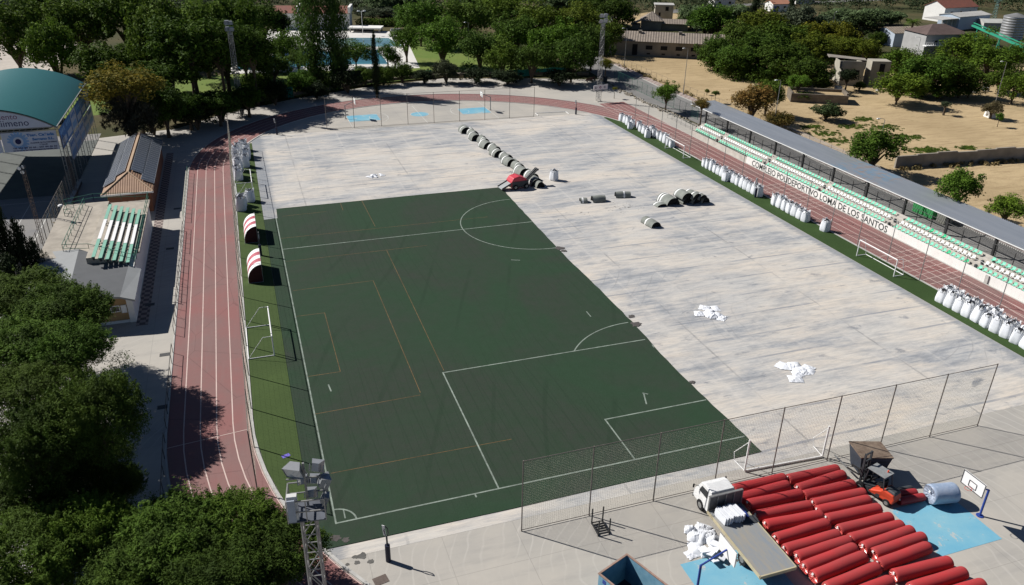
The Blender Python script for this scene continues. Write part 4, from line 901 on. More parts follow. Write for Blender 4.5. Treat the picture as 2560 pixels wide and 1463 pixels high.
p = at(2482, 54); t = thing('pylon', 'steel lattice pylon between the warehouse and the silo', 'pylon', (p.x, p.y, 0)); b = MB()
cs = ((-1, -1), (1, -1), (1, 1), (-1, 1))
for s in cs: b.bar((s[0]*.7, s[1]*.7, 0), (s[0]*.25, s[1]*.25, 7.5), .12)
for k in range(7):
    z = 1.05*k; w_ = .7-.06*z; v_ = .7-.06*(z+1.05)
    for a in range(4): p_, q_ = cs[a], cs[(a+1) % 4]; b.bar((p_[0]*w_, p_[1]*w_, z), (q_[0]*v_, q_[1]*v_, z+1.05), .07)
b.bar((-1.8, 0, 7.3), (1.8, 0, 7.3), .25, .2); b.build('lattice', mat('pale_green_steel', (.2, .34, .3), .6, .2, 1), t)
for lab, u, v, w_, d_, h_, rm, dr in (('small white house with an orange roof at the top, left of the dark cypress', 1953, 30, 7.5, 6, 3, mat('orange_tile', (.40, .19, .12), .9, .2, .5), True),
    ('white house with pale roof at the top edge above the barn', 1812, 20, 9, 6, 3.4, MT['kerb'], False), ('white house at the top edge behind the orange roofed one', 2012, 10, 9, 7, 3.2, MT['kerb'], True), ('low white building in the park at the top left edge', 300, 14, 9, 7, 3.2, rt_, False)):
    p = at(u, v); house(lab, p.x, p.y+3, R(-5), w_, d_, h_, 1.2, MT['wall'], rm, 2, door=dr)
# ================================================================== OBJECTS ON THE GROUND
NUM = ['first', 'second', 'third', 'fourth', 'fifth', 'sixth', 'seventh', 'eighth', 'ninth', 'tenth', 'eleventh', 'twelfth', 'thirteenth', 'fourteenth', 'fifteenth', 'sixteenth']
def c8(a, b_, z=0): return at(1920+a/3.978, 1097+b_/3.978, z)
# ---- red wrapped turf rolls
def roll_mesh(seed, L, r, m_, capm, t):
    rs = random.Random(seed); b = MB(); n = 20; rows = []
    ph = rs.uniform(0, 6)
    xs = [0, .02, .10, .2, .5, .9, 1.4, 1.9, 2.4, 2.9, 3.4, L-.2, L-.1, L-.02, L]; xs = sorted(set(x for x in xs if x <= L))
    for x in xs:
        k = 1-.10*math.exp(-min(x, L-x)/.06)
        rows.append([(x, (r*k*(1+.022*math.sin(2.3*x+ph+a)))*math.cos(a)*1.02, r+(r*k*(1+.015*math.sin(1.7*x+2*a+ph)))*math.sin(a)*(.97)) for a in [2*math.pi*i/n for i in range(n+1)]])
    b.grid(rows); o = b.build('wrapped_body', m_, t, smooth=True)
    for x, s in ((0, -1), (L, 1)):                    # gathered end of the wrap: creased cone folds round a small core
        b = MB(); P = []
        for i in range(24):
            a = 2*math.pi*i/24; P.append((x, r*.9*math.cos(a), r+r*.88*math.sin(a)))
        Q = [(x-s*(.02+.05*(i % 2)), r*.45*math.cos(2*math.pi*i/24), r+r*.45*math.sin(2*math.pi*i/24)) for i in range(24)]; T = [(x-s*.09, r*.13*math.cos(2*math.pi*i/24), r+r*.13*math.sin(2*math.pi*i/24)) for i in range(24)]
        b._add(P+Q+T, [(i, (i+1) % 24, 24+(i+1) % 24, 24+i) for i in range(24)]+[(24+i, 24+(i+1) % 24, 48+(i+1) % 24, 48+i) for i in range(24)]+[tuple(range(48, 72))])
        c = b.build('end_wrap', capm, t)
        if s < 0: q = MB().box((x-.03, .1*rs.uniform(-1, 1), r+.22), (.05, .13, .16), M=Matrix.Rotation(rs.uniform(-.6, .6), 3, 'X')); q.build('tape', MT['white'], c)
RL = []
redcap = mat('red_wrap_end', (.42, .035, .035), .3, .45, 9, (.58, .12, .10), spec=.6)
colB = [(220, 405, 665, 312), (320, 500, 722, 368), (372, 570, 825, 462), (458, 650, 935, 545), (512, 722, 975, 620), (600, 805, 1080, 700), (720, 912, 1200, 790), (835, 1000, 1305, 868), (960, 1085, 1410, 922), (1070, 1145, 1520, 988), (1112, 1258, 1575, 1085), (1265, 1360, 1785, 1230), (1440, 1490, 1925, 1340), (1660, 1590, 2060, 1470)]
colA = [(-300, 500, 118, 405), (-280, 600, 172, 470), (-165, 655, 292, 560), (-95, 770, 385, 672), (0, 862, 500, 770), (85, 1000, 575, 850), (180, 1110, 680, 962), (296, 1182, 792, 1022), (372, 1282, 845, 1098), (465, 1372, 938, 1178), (592, 1490, 1075, 1290), (720, 1610, 1185, 1430)]
rolls = []
for ci, colx in enumerate((colA, colB)):
    for i, (a, b_, c, d) in enumerate(colx):
        p, q = c8(a, b_, .45), c8(c, d, .45); side = 'left stack' if ci == 0 else 'right stack'
        where = 'beside the forklift' if ci else 'beside the flatbed truck'
        lab = 'red wrapped turf roll, %s from the fence in the %s row, %s' % (NUM[i], ('left', 'right')[ci], where)
        rolls.append((p, q, lab))
protos = []
for k in range(4):
    t = thing('turf_roll', 'x', 'turf roll'); roll_mesh(k, 4.35, .435, MT['red'], redcap, t); protos.append(t)
for i, (p, q, lab) in enumerate(rolls):
    t = protos[i] if i < 4 else copy_tree(protos[i % 4]); mid = (p+q)/2; a = math.atan2(q.y-p.y, q.x-p.x); a = max(min(a, .35), -.25)
    L = 4.35; t.location = (mid.x-L/2*math.cos(a), mid.y-L/2*math.sin(a), 0.02); t.rotation_euler = (0, 0, a); t['label'] = lab; t['group'] = 'red wrapped turf rolls on the concrete'
rc = mat('dark_red_wrap', (.33, .03, .035), .5, .3, 3)
for (a, b_, c, d, r, m_, lab) in ((1190, 565, 1470, 535, .3, rc, 'thin red roll behind the forklift, touching the grey one'), (1300, 625, 1545, 580, .3, rc, 'thin red roll between the forklift and the blue wrapped roll'), (1230, 530, 1425, 492, .22, MT['dgrey'], 'thin dark grey roll lying beside the two thin red rolls')):
    p, q = c8(a, b_, r), c8(c, d, r); t = thing('thin_roll', lab, 'roll', (p.x, p.y, 0.02), math.atan2(q.y-p.y, q.x-p.x)); roll_mesh(9, min((q-p).length, 3.2), r, m_, m_, t)
p, q = c8(1605, 560, .72), c8(1815, 540, .72); t = thing('wrapped_roll', 'large roll wrapped in pale blue plastic by the blue court paint', 'roll', (p.x, p.y, 0.02), math.atan2(q.y-p.y, q.x-p.x))
roll_mesh(21, 1.95, .75, mat('blue_plastic_wrap', (.22, .29, .40), .3, .2, 6, (.34, .40, .50), spec=.6, bump=.5), mat('clear_wrap_end', (.42, .48, .58), .2, .5, 9, (.12, .15, .2), spec=.7, bump=.6), t)

# ---- bulk bags
def bag_mesh(seed, w_=.92, h_=1.25):
    rs = random.Random(seed); t = thing('bulk_bag', 'x', 'bulk bag'); b = MB(); rows = []; N = 24
    for j, (z, k) in enumerate(((0, .98), (.06, 1.04), (.3, 1.07), (.6, 1.0), (.9, .93), (1.0, .9))):
        row = []
        for i in range(N+1):
            a = 2*math.pi*i/N+math.pi/4; c, s = math.cos(a), math.sin(a); p = 5.0; rr = (abs(c)**p+abs(s)**p)**(-1/p)
            rr *= k*(1+.025*math.sin(5*a+seed+z*4)+.012*math.sin(11*a+seed)); zz = z*h_+(0 if z < .95 else .05*math.sin(3*a+seed))
            row.append((rr*c*w_/2, rr*s*w_/2, zz))
        rows.append(row)
    b.grid(rows); b.poly([p_ for p_ in rows[0][:-1]][::-1]); b.build('bag_body', MT['bag'], t, smooth=True)
    b = MB(); top = rows[-1]; V = [(x*.97, y*.97, z-.10) for x, y, z in top[:-1]]+[(x*.45, y*.45, h_-.02+.05*rs.random()) for x, y, z in top[:-1]]+[(0, 0, h_+.03)]
    b._add(V, [(i, (i+1) % N, N+(i+1) % N, N+i) for i in range(N)]+[(N+i, N+(i+1) % N, 2*N) for i in range(N)]); b.build('infill', MT['infill'], t)
    b = MB()
    for i in range(14):                          # loose collar and folded flaps
        a = 2*math.pi*(i+rs.random()*.6)/10; c, s = math.cos(a), math.sin(a); r0 = w_*.5; L = rs.uniform(.15, .36); f = rs.uniform(-1.1, .2)
        b._add([(r0*c-.14*s, r0*s+.14*c, h_-.04), (r0*c+.14*s, r0*s-.14*c, h_-.04), ((r0+f*L)*c+.1*s, (r0+f*L)*s-.1*c, h_+L*.7), ((r0+f*L)*c-.08*s, (r0+f*L)*s+.08*c, h_+L*.55)], [(0, 1, 2, 3)])
    b.build('collar', MT['bag'], t)
    for sx in (-1, 1):
        for sy in (-1, 1):
            P = [(sx*w_*.45, sy*w_*.3, h_*.95), (sx*w_*.47, sy*w_*.36, h_+.22+.1*rs.random()), (sx*w_*.32, sy*w_*.46, h_+.18), (sx*w_*.3, sy*w_*.45, h_*.95)]
            MB().path(P, .022, 5).build('lifting_loop', MT['white'], t)
    return t
bps = [bag_mesh(k) for k in range(4)]
bag_i = [0]
def bag(x, y, lab, grp, rz=None, s=1.0):
    i = bag_i[0]; bag_i[0] += 1; t = bps[i] if i < 4 else copy_tree(bps[i % 4])
    t.location = (x, y, .046); t.rotation_euler = (random.uniform(-.05, .05), random.uniform(-.05, .05), (rz if rz is not None else 0)+random.uniform(-.25, .25)); s *= random.uniform(.95, 1.05); t.scale = (s, s, s*random.uniform(.9, 1.1)); t['label'] = lab; t['group'] = grp
G1 = 'white bulk bags along the right touchline'
row = [(35.6, 95.2-.0), (35.7, 93.6), (35.5, 92.0), (35.6, 90.5), (36.4, 89.2), (35.7, 87.0), (35.6, 85.5), (35.5, 84.0), (36.4, 83.1), (36.5, 81.6), (36.4, 80.2), (36.3, 78.8), (36.2, 77.4), (36.1, 76.1)]
for i, (x, y) in enumerate(row): bag(x, y, 'white bulk bag, %s from the far end of the farthest group by the track' % NUM[i], G1)
bag(34.6, 89.4, 'white bulk bag set forward on the grass strip in front of the farthest group', G1); bag(34.9, 83.0, 'squat white bulk bag set forward near the small far goal', G1, s=1.1); bag(37.0, 85.2, 'white bulk bag behind the front row of the farthest group', G1)
for i in range(15):
    y = 64.6-i*1.07; x = 35.8
    if i == 6: x = 35.9
    bag(x, y, 'white bulk bag, %s from the far end of the long middle group' % NUM[i], G1, rz=.05)
bag(35.0, 57.2, 'white bulk bag standing forward of the long middle group', G1, s=1.05)
for i in range(7): bag(35.95, 45.8-i*1.12, 'white bulk bag, %s from the far end of the group of seven below the lettering' % NUM[i], G1, rz=.05, s=1.08)
bag(36.2, 35.4, 'white bulk bag standing alone on the right grass strip', G1, rz=.3, s=1.1)
for i in range(13): bag(34.9+.02*i, 14.4-i*1.16, 'white bulk bag, %s from the far end of the nearest row by the concrete' % NUM[i], G1, rz=.1, s=1.12)
for i in range(12): bag(36.05+.02*i, 14.7-i*1.16, 'white bulk bag, %s from the far end of the nearest row by the track' % NUM[i], G1, s=1.1)
G2 = 'white bulk bags by the left track'
for x, y, lab in ((-36.1, 64.9, 'white bulk bag nearest the dugouts beside the left track'), (-35.9, 66.6, 'white bulk bag just behind the one nearest the dugouts'), (-34.8, 68.1, 'white bulk bag at the foot of the left goal nearest the dugouts'), (-36.1, 78.4, 'white bulk bag by the track, just beyond the left goal'), (-36.2, 80.0, 'white bulk bag second beyond the left goal by the track'),
    (-34.9, 84.8, 'white bulk bag on the pitch side of the left cluster, nearest'), (-36.1, 86.2, 'white bulk bag in the left cluster by the net posts, nearest'), (-36.2, 88.0, 'white bulk bag in the left cluster, second by the net posts'), (-34.6, 88.9, 'white bulk bag in the left cluster, on the outer side'), (-36.1, 90.2, 'white bulk bag in the left cluster, third by the net posts'), (-34.5, 90.6, 'white bulk bag at the pitch side corner of the left cluster'), (-35.7, 92.2, 'white bulk bag in the left cluster near its far end'), (-34.9, 94.3, 'farthest white bulk bag of the left cluster'), (-36.0, 83.0, 'white bulk bag between the cluster and the left goal')): bag(x, y, lab, G2, s=1.34)
bag(9.6, 65.0, 'single white bulk bag on the bare slab right of the red machine', G1, rz=.4, s=1.15)

# ---- old turf rolls with black ends
def old_roll(x, y, rz, L, w_, h_, lab, stripes=(), sd=0, grp='rolls of old turf on the slab', z=.018):
    rs = random.Random(sd); t = thing('old_turf_roll', lab, 'turf roll', (x, y, z), rz, grp); rows = []; N = 18
    def sec(k, x_):
        P = []
        for i in range(N+1):
            a = math.pi*(-.12+1.24*i/N); P.append((x_, k*w_/2*math.cos(a)*(1+.04*math.sin(3*a+sd)), max(0, k*h_*(.12+.88*math.sin(a)) if 0 <= a <= math.pi else 0.0)))
        return P
    b = MB(); xs = [0, .06]+[L*j/7 for j in range(1, 7)]+[L-.06, L]
    b.grid([sec(1+.03*math.sin(4*x_+sd) if .1 < x_ < L-.1 else .97, x_) for x_ in xs]); bo = b.build('backing', MT['rollback'], t, smooth=True)
    for s_, x_ in ((-1, 0), (1, L)):
        b = MB(); P = sec(.97, x_); prev = P
        for k, dx in ((.8, .05), (.62, 0), (.42, .06), (.2, 0)):
            Q = [(x_-s_*dx, p[1]*k/.97, (p[2]-h_*.42)*k/.97+h_*.42) for p in P]; b._add(prev+Q, [(i, i+1, N+2+i, N+1+i) for i in range(N)]); prev = Q
        b._add(prev, [tuple(range(N+1))]); b.build('roll_end', MT['rolledge'], t)
    for sx in stripes:
        b = MB(); b.grid([[(p[0], p[1]*1.012, p[2]*1.012+.004) for p in sec(1.01, sx+d)] for d in (0, .22)]); b.build('white_stripe', MT['white'], t, smooth=True)
    return t
RD = R(-82)
rowp = [(1168, 318, .95), (1186, 332, .6), (1192, 342, .8), (1203, 350, .6), (1214, 364, .85), (1228, 378, .9), (1243, 391, .9), (1256, 404, .6), (1267, 413, .95), (1280, 418, .6), (1290, 433, .8), (1305, 447, .85), (1322, 452, .6), (1350, 470, .95)]
for i, (u, v, s) in enumerate(rowp):
    if i == 13: p = at(u, v); old_roll(p.x-.2, p.y+2.6, R(-84), 2.7, 1.35, .95, 'old turf roll nearest the camera, right of the red machine', (), 3); continue
for i in range(13):
    y = 96.6-2.62*i; x = 4.1+.17*i+(.35 if i % 2 else -.15)
    old_roll(x, y, RD+random.uniform(-.12, .12), 2.15, 1.95 if i % 2 == 0 else 1.6, 1.15-.1*(i % 2), 'old turf roll, %s from the far end of the long diagonal line' % NUM[i], ((.25,) if i % 3 else (1.2,)), i)
    if i % 2 == 0 and i < 12: old_roll(x+1.15, y-.7, RD+random.uniform(-.15, .1), 1.5, .95, .8, 'smaller old turf roll leaning against the %s roll of the long diagonal line' % NUM[i], (.2,), 30+i)
def oc(a, b_): return at(1420+a/6.705, 440+b_/6.705)
for (a, b_, rz, L, w_, h_, z, lab, st) in ((1580, 400, -84, 2.7, 2.2, 1.15, .018, 'old turf roll at the left of the heaped cluster, seen end on', (.3, .8)), (1500, 470, -86, 1.3, 1.6, .4, .02, 'flattened old turf roll at the left foot of the cluster', (.2,)), (1890, 400, -85, 1.9, 1.9, 1.05, .018, 'old turf roll under the middle of the heaped cluster', ()),
    (2040, 400, -83, 1.9, 1.7, 1.0, .02, 'old turf roll under the right side of the heaped cluster', ()), (2170, 400, -80, 1.8, 1.4, .9, .024, 'low old turf roll at the right edge of the cluster', ()), (1840, 395, -84, 2.2, 1.8, .95, .75, 'striped old turf roll resting on top of the cluster, left', (.25,)), (1990, 390, -82, 2.3, 1.6, .9, .7, 'striped old turf roll resting on top of the cluster, middle', (.2, 1.5)), (2110, 405, -80, 1.9, 1.4, .75, .65, 'old turf roll resting on top of the cluster, right', (1.0,)),
    (1290, 765, -82, 2.5, 1.55, .8, .018, 'single old turf roll lying apart, nearest the concrete centre', (.9,)), (200, 440, -12, 1.0, 1.2, .6, .018, 'short old turf roll with a white patch left of the three strays', (.2,)), (400, 430, -6, 1.9, 1.3, .85, .018, 'middle one of the three stray old turf rolls', ()), (790, 355, -12, 2.2, 1.1, .8, .018, 'upright grey striped old turf roll, farthest of the three strays', (1.1,))):
    p = oc(a, b_); old_roll(p.x, p.y, R(rz), L, w_, h_, lab, st, int(a), 'stray rolls of old turf', z)

# ---- crumpled bag heaps
def heap(u, v, sx, sy, h_, lab, n=9, sd=0, z=.018, loc=None, name='bag_heap', rz=0):
    rs = random.Random(sd); p = loc or at(u, v); t = thing(name, lab, 'empty bags', (p[0], p[1], z), rz)
    for k in range(n):
        cx, cy = rs.gauss(0, .33)*sx, rs.gauss(0, .33)*sy; ww, dd = rs.uniform(.35, .6)*sx, rs.uniform(.35, .6)*sy; rows = []; zz = h_*rs.uniform(.4, 1)*math.exp(-(cx/sx)**2-(cy/sy)**2)
        N = 9; a0 = rs.uniform(0, 3); 
        for i in range(N):
            row = []
            for j in range(N):
                x, y = (i/(N-1)-.5)*ww, (j/(N-1)-.5)*dd; d = max(abs(i/(N-1)-.5), abs(j/(N-1)-.5))*2
                zq = zz*(1-d**2)*(1+.25*math.sin(i*1.3+k)*math.cos(j*1.7+k))+rs.uniform(-.05, .06)*h_+.02*(k % 3)
                row.append((cx+x*math.cos(a0)-y*math.sin(a0)+rs.uniform(-.04, .04), cy+x*math.sin(a0)+y*math.cos(a0)+rs.uniform(-.04, .04), max(.01+.004*k, zq)))
            rows.append(row)
        b = MB(); b.grid(rows); b.build('empty_bag', MT['bag'], t, smooth=k % 2 == 0)
    return t
heap(1782, 785, 2.2, 2.0, .36, 'heap of crumpled white bags on the slab, the farther of two', 10, 1); heap(1978, 930, 2.2, 2.2, .34, 'heap of crumpled white bags on the slab, the nearer of two', 11, 2); heap(934, 441, 2.2, 1.0, .3, 'thin strip of crumpled white bags on the far slab', 8, 3)
# white bags and boards spilled beside the truck
heap(0, 0, 1.9, 2.1, .5, 'pile of empty white bags spilled beside the truck bed', 13, 5, loc=(-8.8, -8.9), z=.02)
t = thing('board_pile', 'stack of white folded sheets standing on the blue paint by the truck', 'sheets', (-8.9, -10.6, .02)); rs = random.Random(4)
for k in range(7):
    M = Matrix.Rotation(rs.uniform(-.5, .5)+.2, 3, 'Z') @ Matrix.Rotation(rs.uniform(-.4, .2), 3, 'X'); MB().box((rs.uniform(-.7, .7), rs.uniform(-.6, .5), .25+.06*k), (rs.uniform(.4, .6), rs.uniform(.7, .95), .07), M=M).build('sheet', MT['bag'], t)

# ---- flatbed truck
tk = thing('flatbed_truck', 'white cab flatbed truck with an empty grey bed', 'truck', (-6.3, 0, 0)); Wt = 1.3
b = MB(); b.b3(-.45, .45, -13.6, -6.0, .62, .82); b.b3(-1.1, 1.1, -13.0, -12.8, .7, .98); b.b3(-1.1, 1.1, -9.0, -8.8, .7, .98); b.build('chassis', MT['dgrey'], tk)
bd = NG('worn_bed', .7, .3); q = bd.noise(bd.scale(bd.pos, (2.5, .5, 1)), 1, 6, .7); bd.color(bd.mix(bd.ramp(q, [(.35, 0), (.65, 1)]), (.20, .225, .25), (.27, .25, .21)))
bed = MB().b3(-Wt, Wt, -13.85, -7.75, .98, 1.12).build('bed', bd.m, tk)
b = MB(); b.b3(-Wt-.05, -Wt, -13.9, -7.7, .92, 1.16); b.b3(-Wt-.05, Wt+.05, -13.95, -13.86, .9, 1.14); b.b3(Wt, Wt+.05, -13.9, -7.7, .92, 1.16); b.build('bed_rail', mat('cream_rail', (.46, .40, .26), .7, .25, 2), tk)
b = MB(); b.b3(-Wt, Wt, -7.72, -7.64, 1.1, 2.25)
b.build('headboard', mat('headboard_steel', (.14, .135, .13), .7, .35, 2), tk)
b = MB(); b.b3(-Wt-.02, Wt+.02, -7.76, -7.6, 2.25, 2.33); [b.b3(x-.04, x+.04, -7.78, -7.72, 1.1, 2.3) for x in (-1.3, -.65, 0, .65, 1.3)]; b.build('headboard_frame', MT['steel'], tk)
# cab: side profile swept across the width
prof = [(-7.45, .62), (-7.45, 1.95), (-7.30, 2.22), (-6.45, 2.30), (-6.05, 2.18), (-5.55, 1.42), (-5.38, 1.15), (-5.33, .55), (-5.6, .5), (-7.2, .5)]
b = MB(); V = []
for x, k in ((-.98, .0), (-.93, .05), (.93, .05), (.98, .0)):
    for y, z in prof: V.append((x*(1 if z < 1.4 else .93), y, z+(k*.6 if z > 2 else 0)))
n = len(prof); b._add(V, [tuple(range(n)), tuple(range(3*n, 4*n))[::-1]]+[(j*n+i, (j+1)*n+i, (j+1)*n+(i+1) % n, j*n+(i+1) % n) for j in range(3) for i in range(n)])
cab = b.build('cab', MT['white'], tk); bevel(cab, .04)
for s in (-1, 1):
    b = MB(); k = s*.985
    b._add([(k*.965, -6.95, 1.45), (k*.965, -5.95, 1.45), (k*.945, -6.2, 2.0), (k*.945, -6.95, 2.05)], [(0, 1, 2, 3)]); b.v = [(x+s*.012, y, z) for x, y, z in b.v]; b.build('side_window', MT['glass'], cab)
    b = MB(); b.bar((k, -5.9, 1.75), (s*1.25, -5.75, 1.8), .03); b.box((s*1.3, -5.72, 1.72), (.1, .06, .3)); b.build('mirror', MT['black'], tk)
    b = MB(); b.box((s*.75, -5.33, .8), (.35, .06, .2)); b.build('headlight', MT['glass'], cab)
b = MB(); b._add([(-.82, -6.02, 2.12), (.82, -6.02, 2.12), (.86, -5.56, 1.46), (-.86, -5.56, 1.46)], [(0, 1, 2, 3)]); b.v = [(x, y+.03, z+.03) for x, y, z in b.v]; b.build('windscreen', MT['glass'], cab)
b = MB(); b._add([(-.75, -7.47, 1.3), (.75, -7.47, 1.3), (.75, -7.47, 1.9), (-.75, -7.47, 1.9)], [(0, 1, 2, 3)]); b.build('rear_window', MT['glass'], cab)
b = MB(); b.b3(-1, 1, -5.36, -5.26, .4, .62); b.build('bumper', MT['steel'], tk)
def wheel(parent, x, y, r=.42, w_=.24, axis='x', z=None):
    z = r if z is None else z; d = Vector((w_/2, 0, 0)) if axis == 'x' else Vector((0, w_/2, 0)); c = Vector((x, y, z))
    o = MB().cyl(c-d, c+d, r, 20).build('wheel', MT['black'], parent); bevel(o, .04); MB().cyl(c-d*1.04, c+d*1.04, r*.52, 14).build('rim', MT['steel'], o)
for s in (-1, 1): wheel(tk, s*.9, -6.35); wheel(tk, s*1.0, -11.75, .45, .3); wheel(tk, s*.98, -9.4, .001, .001) if False else None
# load on the bed
t = heap(0, 0, 1.5, 1.7, .55, 'bundle of stacked white sacks on the front of the truck bed', 0, 8, loc=(-6.55, -8.75), z=1.13, name='sack_bundle'); rs = random.Random(3)
for k in range(16):
    MB().box((-.75+.1*k, rs.uniform(-.05, .05), .28+.02*rs.random()), (.07, 1.15+rs.uniform(-.1, .15), .5+.1*rs.random()), M=Matrix.Rotation(.1, 3, 'Z') @ Matrix.Rotation(rs.uniform(-.15, .25), 3, 'Y')).build('sack', MT['bag'], t)
t = thing('blue_sack', 'blue tarpaulin beside the white sacks on the truck bed', 'tarpaulin', (-5.55, -8.55, 1.13)); b = MB(); b.grid([[(-.45+.15*i+rs.uniform(-.03, .03), -.6+.2*j, .06+.22*math.exp(-((i-2.5)**2+(j-3)**2)/5)+rs.uniform(-.03, .05)) for j in range(7)] for i in range(6)]); b.build('sheet', MT['blue'], t)
t = thing('dark_board', 'dark rectangular board lying on the truck bed beside the sacks', 'board', (-5.4, -9.35, 1.13), R(-8)); MB().b3(-.6, .6, -.35, .35, 0, .03).build('board', MT['dgrey'], t)

# ---- forklift
fk = thing('forklift', 'orange and black forklift with a canopy guard between the red rolls and the container', 'forklift', (5.75, -8.7, 0), R(14))
og = mat('orange_paint_body', (.62, .075, .035), .4, .2, 2)
b = MB(); V = []
prof = [(-1.75, .35), (-1.85, .8), (-1.7, 1.12), (-.9, 1.2), (-.75, 1.0), (.1, .55), (.1, .35)]
for x, k in ((-.55, 1), (.55, 1)): V += [(x*(.82 if y < -1.2 else 1), y, z) for y, z in prof]
n = len(prof); b._add(V, [tuple(range(n)), tuple(range(n, 2*n))[::-1]]+[(i, n+i, n+(i+1) % n, (i+1) % n) for i in range(n)]); o = b.build('body', og, fk); bevel(o, .09, 3)
o = MB().box((0, -1.35, 1.22), (.8, .9, .2), taper=.75).build('engine_hood', MT['dgrey'], fk); bevel(o, .06)
MB().b3(-.52, .52, -.75, .75, .3, .62).build('floor', MT['dgrey'], fk)
o = MB().box((0, -.45, 1.1), (.5, .5, .14)).build('seat', MT['black'], fk); bevel(o, .04); MB().box((0, -.72, 1.4), (.5, .12, .55)).build('backrest', MT['black'], fk)
for s in (-1, 1): MB().bar((s*.5, -.95, 1.15), (s*.47, -.75, 2.15), .06).build('guard_pillar', MT['dgrey'], fk); MB().bar((s*.5, .65, .7), (s*.47, .45, 2.15), .06).build('guard_pillar', MT['dgrey'], fk)
b = MB(); b.b3(-.55, .55, -.85, .55, 2.13, 2.17); b.build('roof_guard', mat('guard_mesh', (.26, .27, .27), .5, .3, 9), fk)
b = MB(); b.bar((0, .35, .9), (0, .15, 1.25), .05); b.cyl((0, .1, 1.22), (0, .16, 1.28), .17, 14); b.build('steering_wheel', MT['black'], fk)
b = MB()
for s in (-1, 1): b.bar((s*.36, .95, .1), (s*.36, 1.0, 3.0), .1, .14); b.bar((s*.28, 1.02, .1), (s*.28, 1.06, 2.3), .07)
for z in (.6, 1.5, 2.3, 2.95): b.bar((-.36, .98, z), (.36, .98, z), .09)
b.build('lift_mast', MT['dgrey'], fk); b = MB()
for z in (1.2, 1.6): b.bar((-.55, 1.12, z), (.55, 1.12, z), .1)
for s in (-1, 1): b.bar((s*.3, 1.15, 1.0), (s*.3, 1.15, 1.7), .06, .12); b.bar((s*.3, 1.15, 1.0), (s*.3, 2.2, .98), .05, .12)
b.build('forks', MT['dsteel'], fk)
for s in (-1, 1): wheel(fk, s*.58, .72, .38, .28); wheel(fk, s*.42, -1.35, .29, .2)
b = MB(); b.cyl((.25, -.55, 2.17), (.25, -.55, 2.33), .06, 8); b.build('beacon', og, fk)

# ---- container beyond the forklift
ct = thing('infill_bin', 'dark metal hopper bin with a rusty lid behind the forklift', 'bin', (6.9, -6.6, 0), R(-14))
b = MB(); V = [(-.9, -.75, .35), (.9, -.75, .35), (.9, .75, .35), (-.9, .75, .35), (-1.25, -.95, 2.1), (1.2, -.95, 1.95), (1.2, .95, 1.95), (-1.25, .95, 2.1)]
b._add(V, [(3, 2, 1, 0), (0, 1, 5, 4), (1, 2, 6, 5), (2, 3, 7, 6), (3, 0, 4, 7)]); b.build('hopper', mat('hopper_steel', (.045, .055, .075), .5, .3, 2), ct)
b = MB(); b._add([(-1.3, -1.0, 2.13), (1.25, -1.0, 1.98), (1.25, 1.0, 1.98), (-1.3, 1.0, 2.13), (-1.3, -1.0, 2.2), (1.25, -1.0, 2.05), (1.25, 1.0, 2.05), (-1.3, 1.0, 2.2)], [(4, 5, 6, 7), (3, 2, 1, 0), (0, 1, 5, 4), (1, 2, 6, 5), (2, 3, 7, 6), (3, 0, 4, 7)]); b.build('lid', mat('rusty_lid', (.25, .19, .14), .85, .5, 2.5, (.13, .09, .065)), ct)
for s in (-1, 1): MB().bar((s*.7, -.7, 0), (s*.7, -.7, .4), .1).build('leg', MT['dsteel'], ct); MB().bar((s*.7, .7, 0), (s*.7, .7, .4), .1).build('leg', MT['dsteel'], ct)
for k in range(3): MB().bar((-1.0+.05*k, -.95, .6+.5*k), (1.0, -.9, .6+.5*k), .06).build('brace', MT['dsteel'], ct)
t = thing('metal_ramp', 'long thin metal bar leaning from the fence to the dark bin', 'bar', (0, 0, 0)); p, q = c8(660, 160, .1), c8(830, 330, .5); MB().bar(p, q, .14, .05).build('beam', MT['steel'], t)
# ---- skip at the bottom edge
sk = thing('skip', 'open blue skip with rusty rim at the bottom edge of the photo', 'skip', (-15.25, -10.65, 0), math.atan2(-11.6+10.7, -17.6+15.3)+math.pi)
# local frame: corner at origin, short side along -x', long side towards the camera
b = MB(); Ls, Ws, Hs, tk_ = 4.6, 2.5, 2.2, .06
b.b3(-Ws, 0, -Ls, 0, .12, .2)
bk = mat('skip_inside', (.02, .03, .06), .7, .4, 2); b.build('floor', bk, sk)
b = MB(); b.b3(-Ws, -Ws+tk_, -Ls, 0, .2, Hs); b.b3(-tk_, 0, -Ls, 0, .2, Hs); b.b3(-Ws+tk_, -tk_, -tk_, 0, .2, Hs); b.b3(-Ws+tk_, -tk_, -Ls, -Ls+tk_, .2, Hs); b.build('wall', mat('skip_blue', (.20, .36, .45), .5, .3, 2, (.10, .24, .34)), sk)
b = MB(); b.b3(-Ws-.04, -Ws+.08, -Ls, .04, Hs, Hs+.07); b.b3(-.08, .04, -Ls, .04, Hs, Hs+.07); b.b3(-Ws+.08, -.08, -.08, .04, Hs, Hs+.07); b.build('rim', mat('rusty_rim', (.36, .24, .19), .85, .4, 4), sk)
b = MB()
for k in range(6):
    for j in range(4): b.b3(-Ws-.012, -Ws, -.35-.75*k-.28, -.35-.75*k, .4+.45*j, .7+.45*j)
b.build('side_marks', MT['blue'], sk)
# ---- steel rack
t = thing('steel_rack', 'low steel rack frame with four uprights on the near concrete', 'rack', (-14.8, -6.0, .01), R(-2)); b = MB()
for x in (-.4, .4): b.bar((x, -.62, .12), (x, .62, .12), .09)
for k in range(6): b.bar((-.4, -.55+.22*k, .16), (.4, -.55+.22*k, .16), .06)
b.build('base', MT['dsteel'], t)
for x in (-.4, .4):
    for y in (-.6, .6): MB().bar((x, y, 0), (x, y, 1.35), .075).build('upright', MT['dsteel'], t)

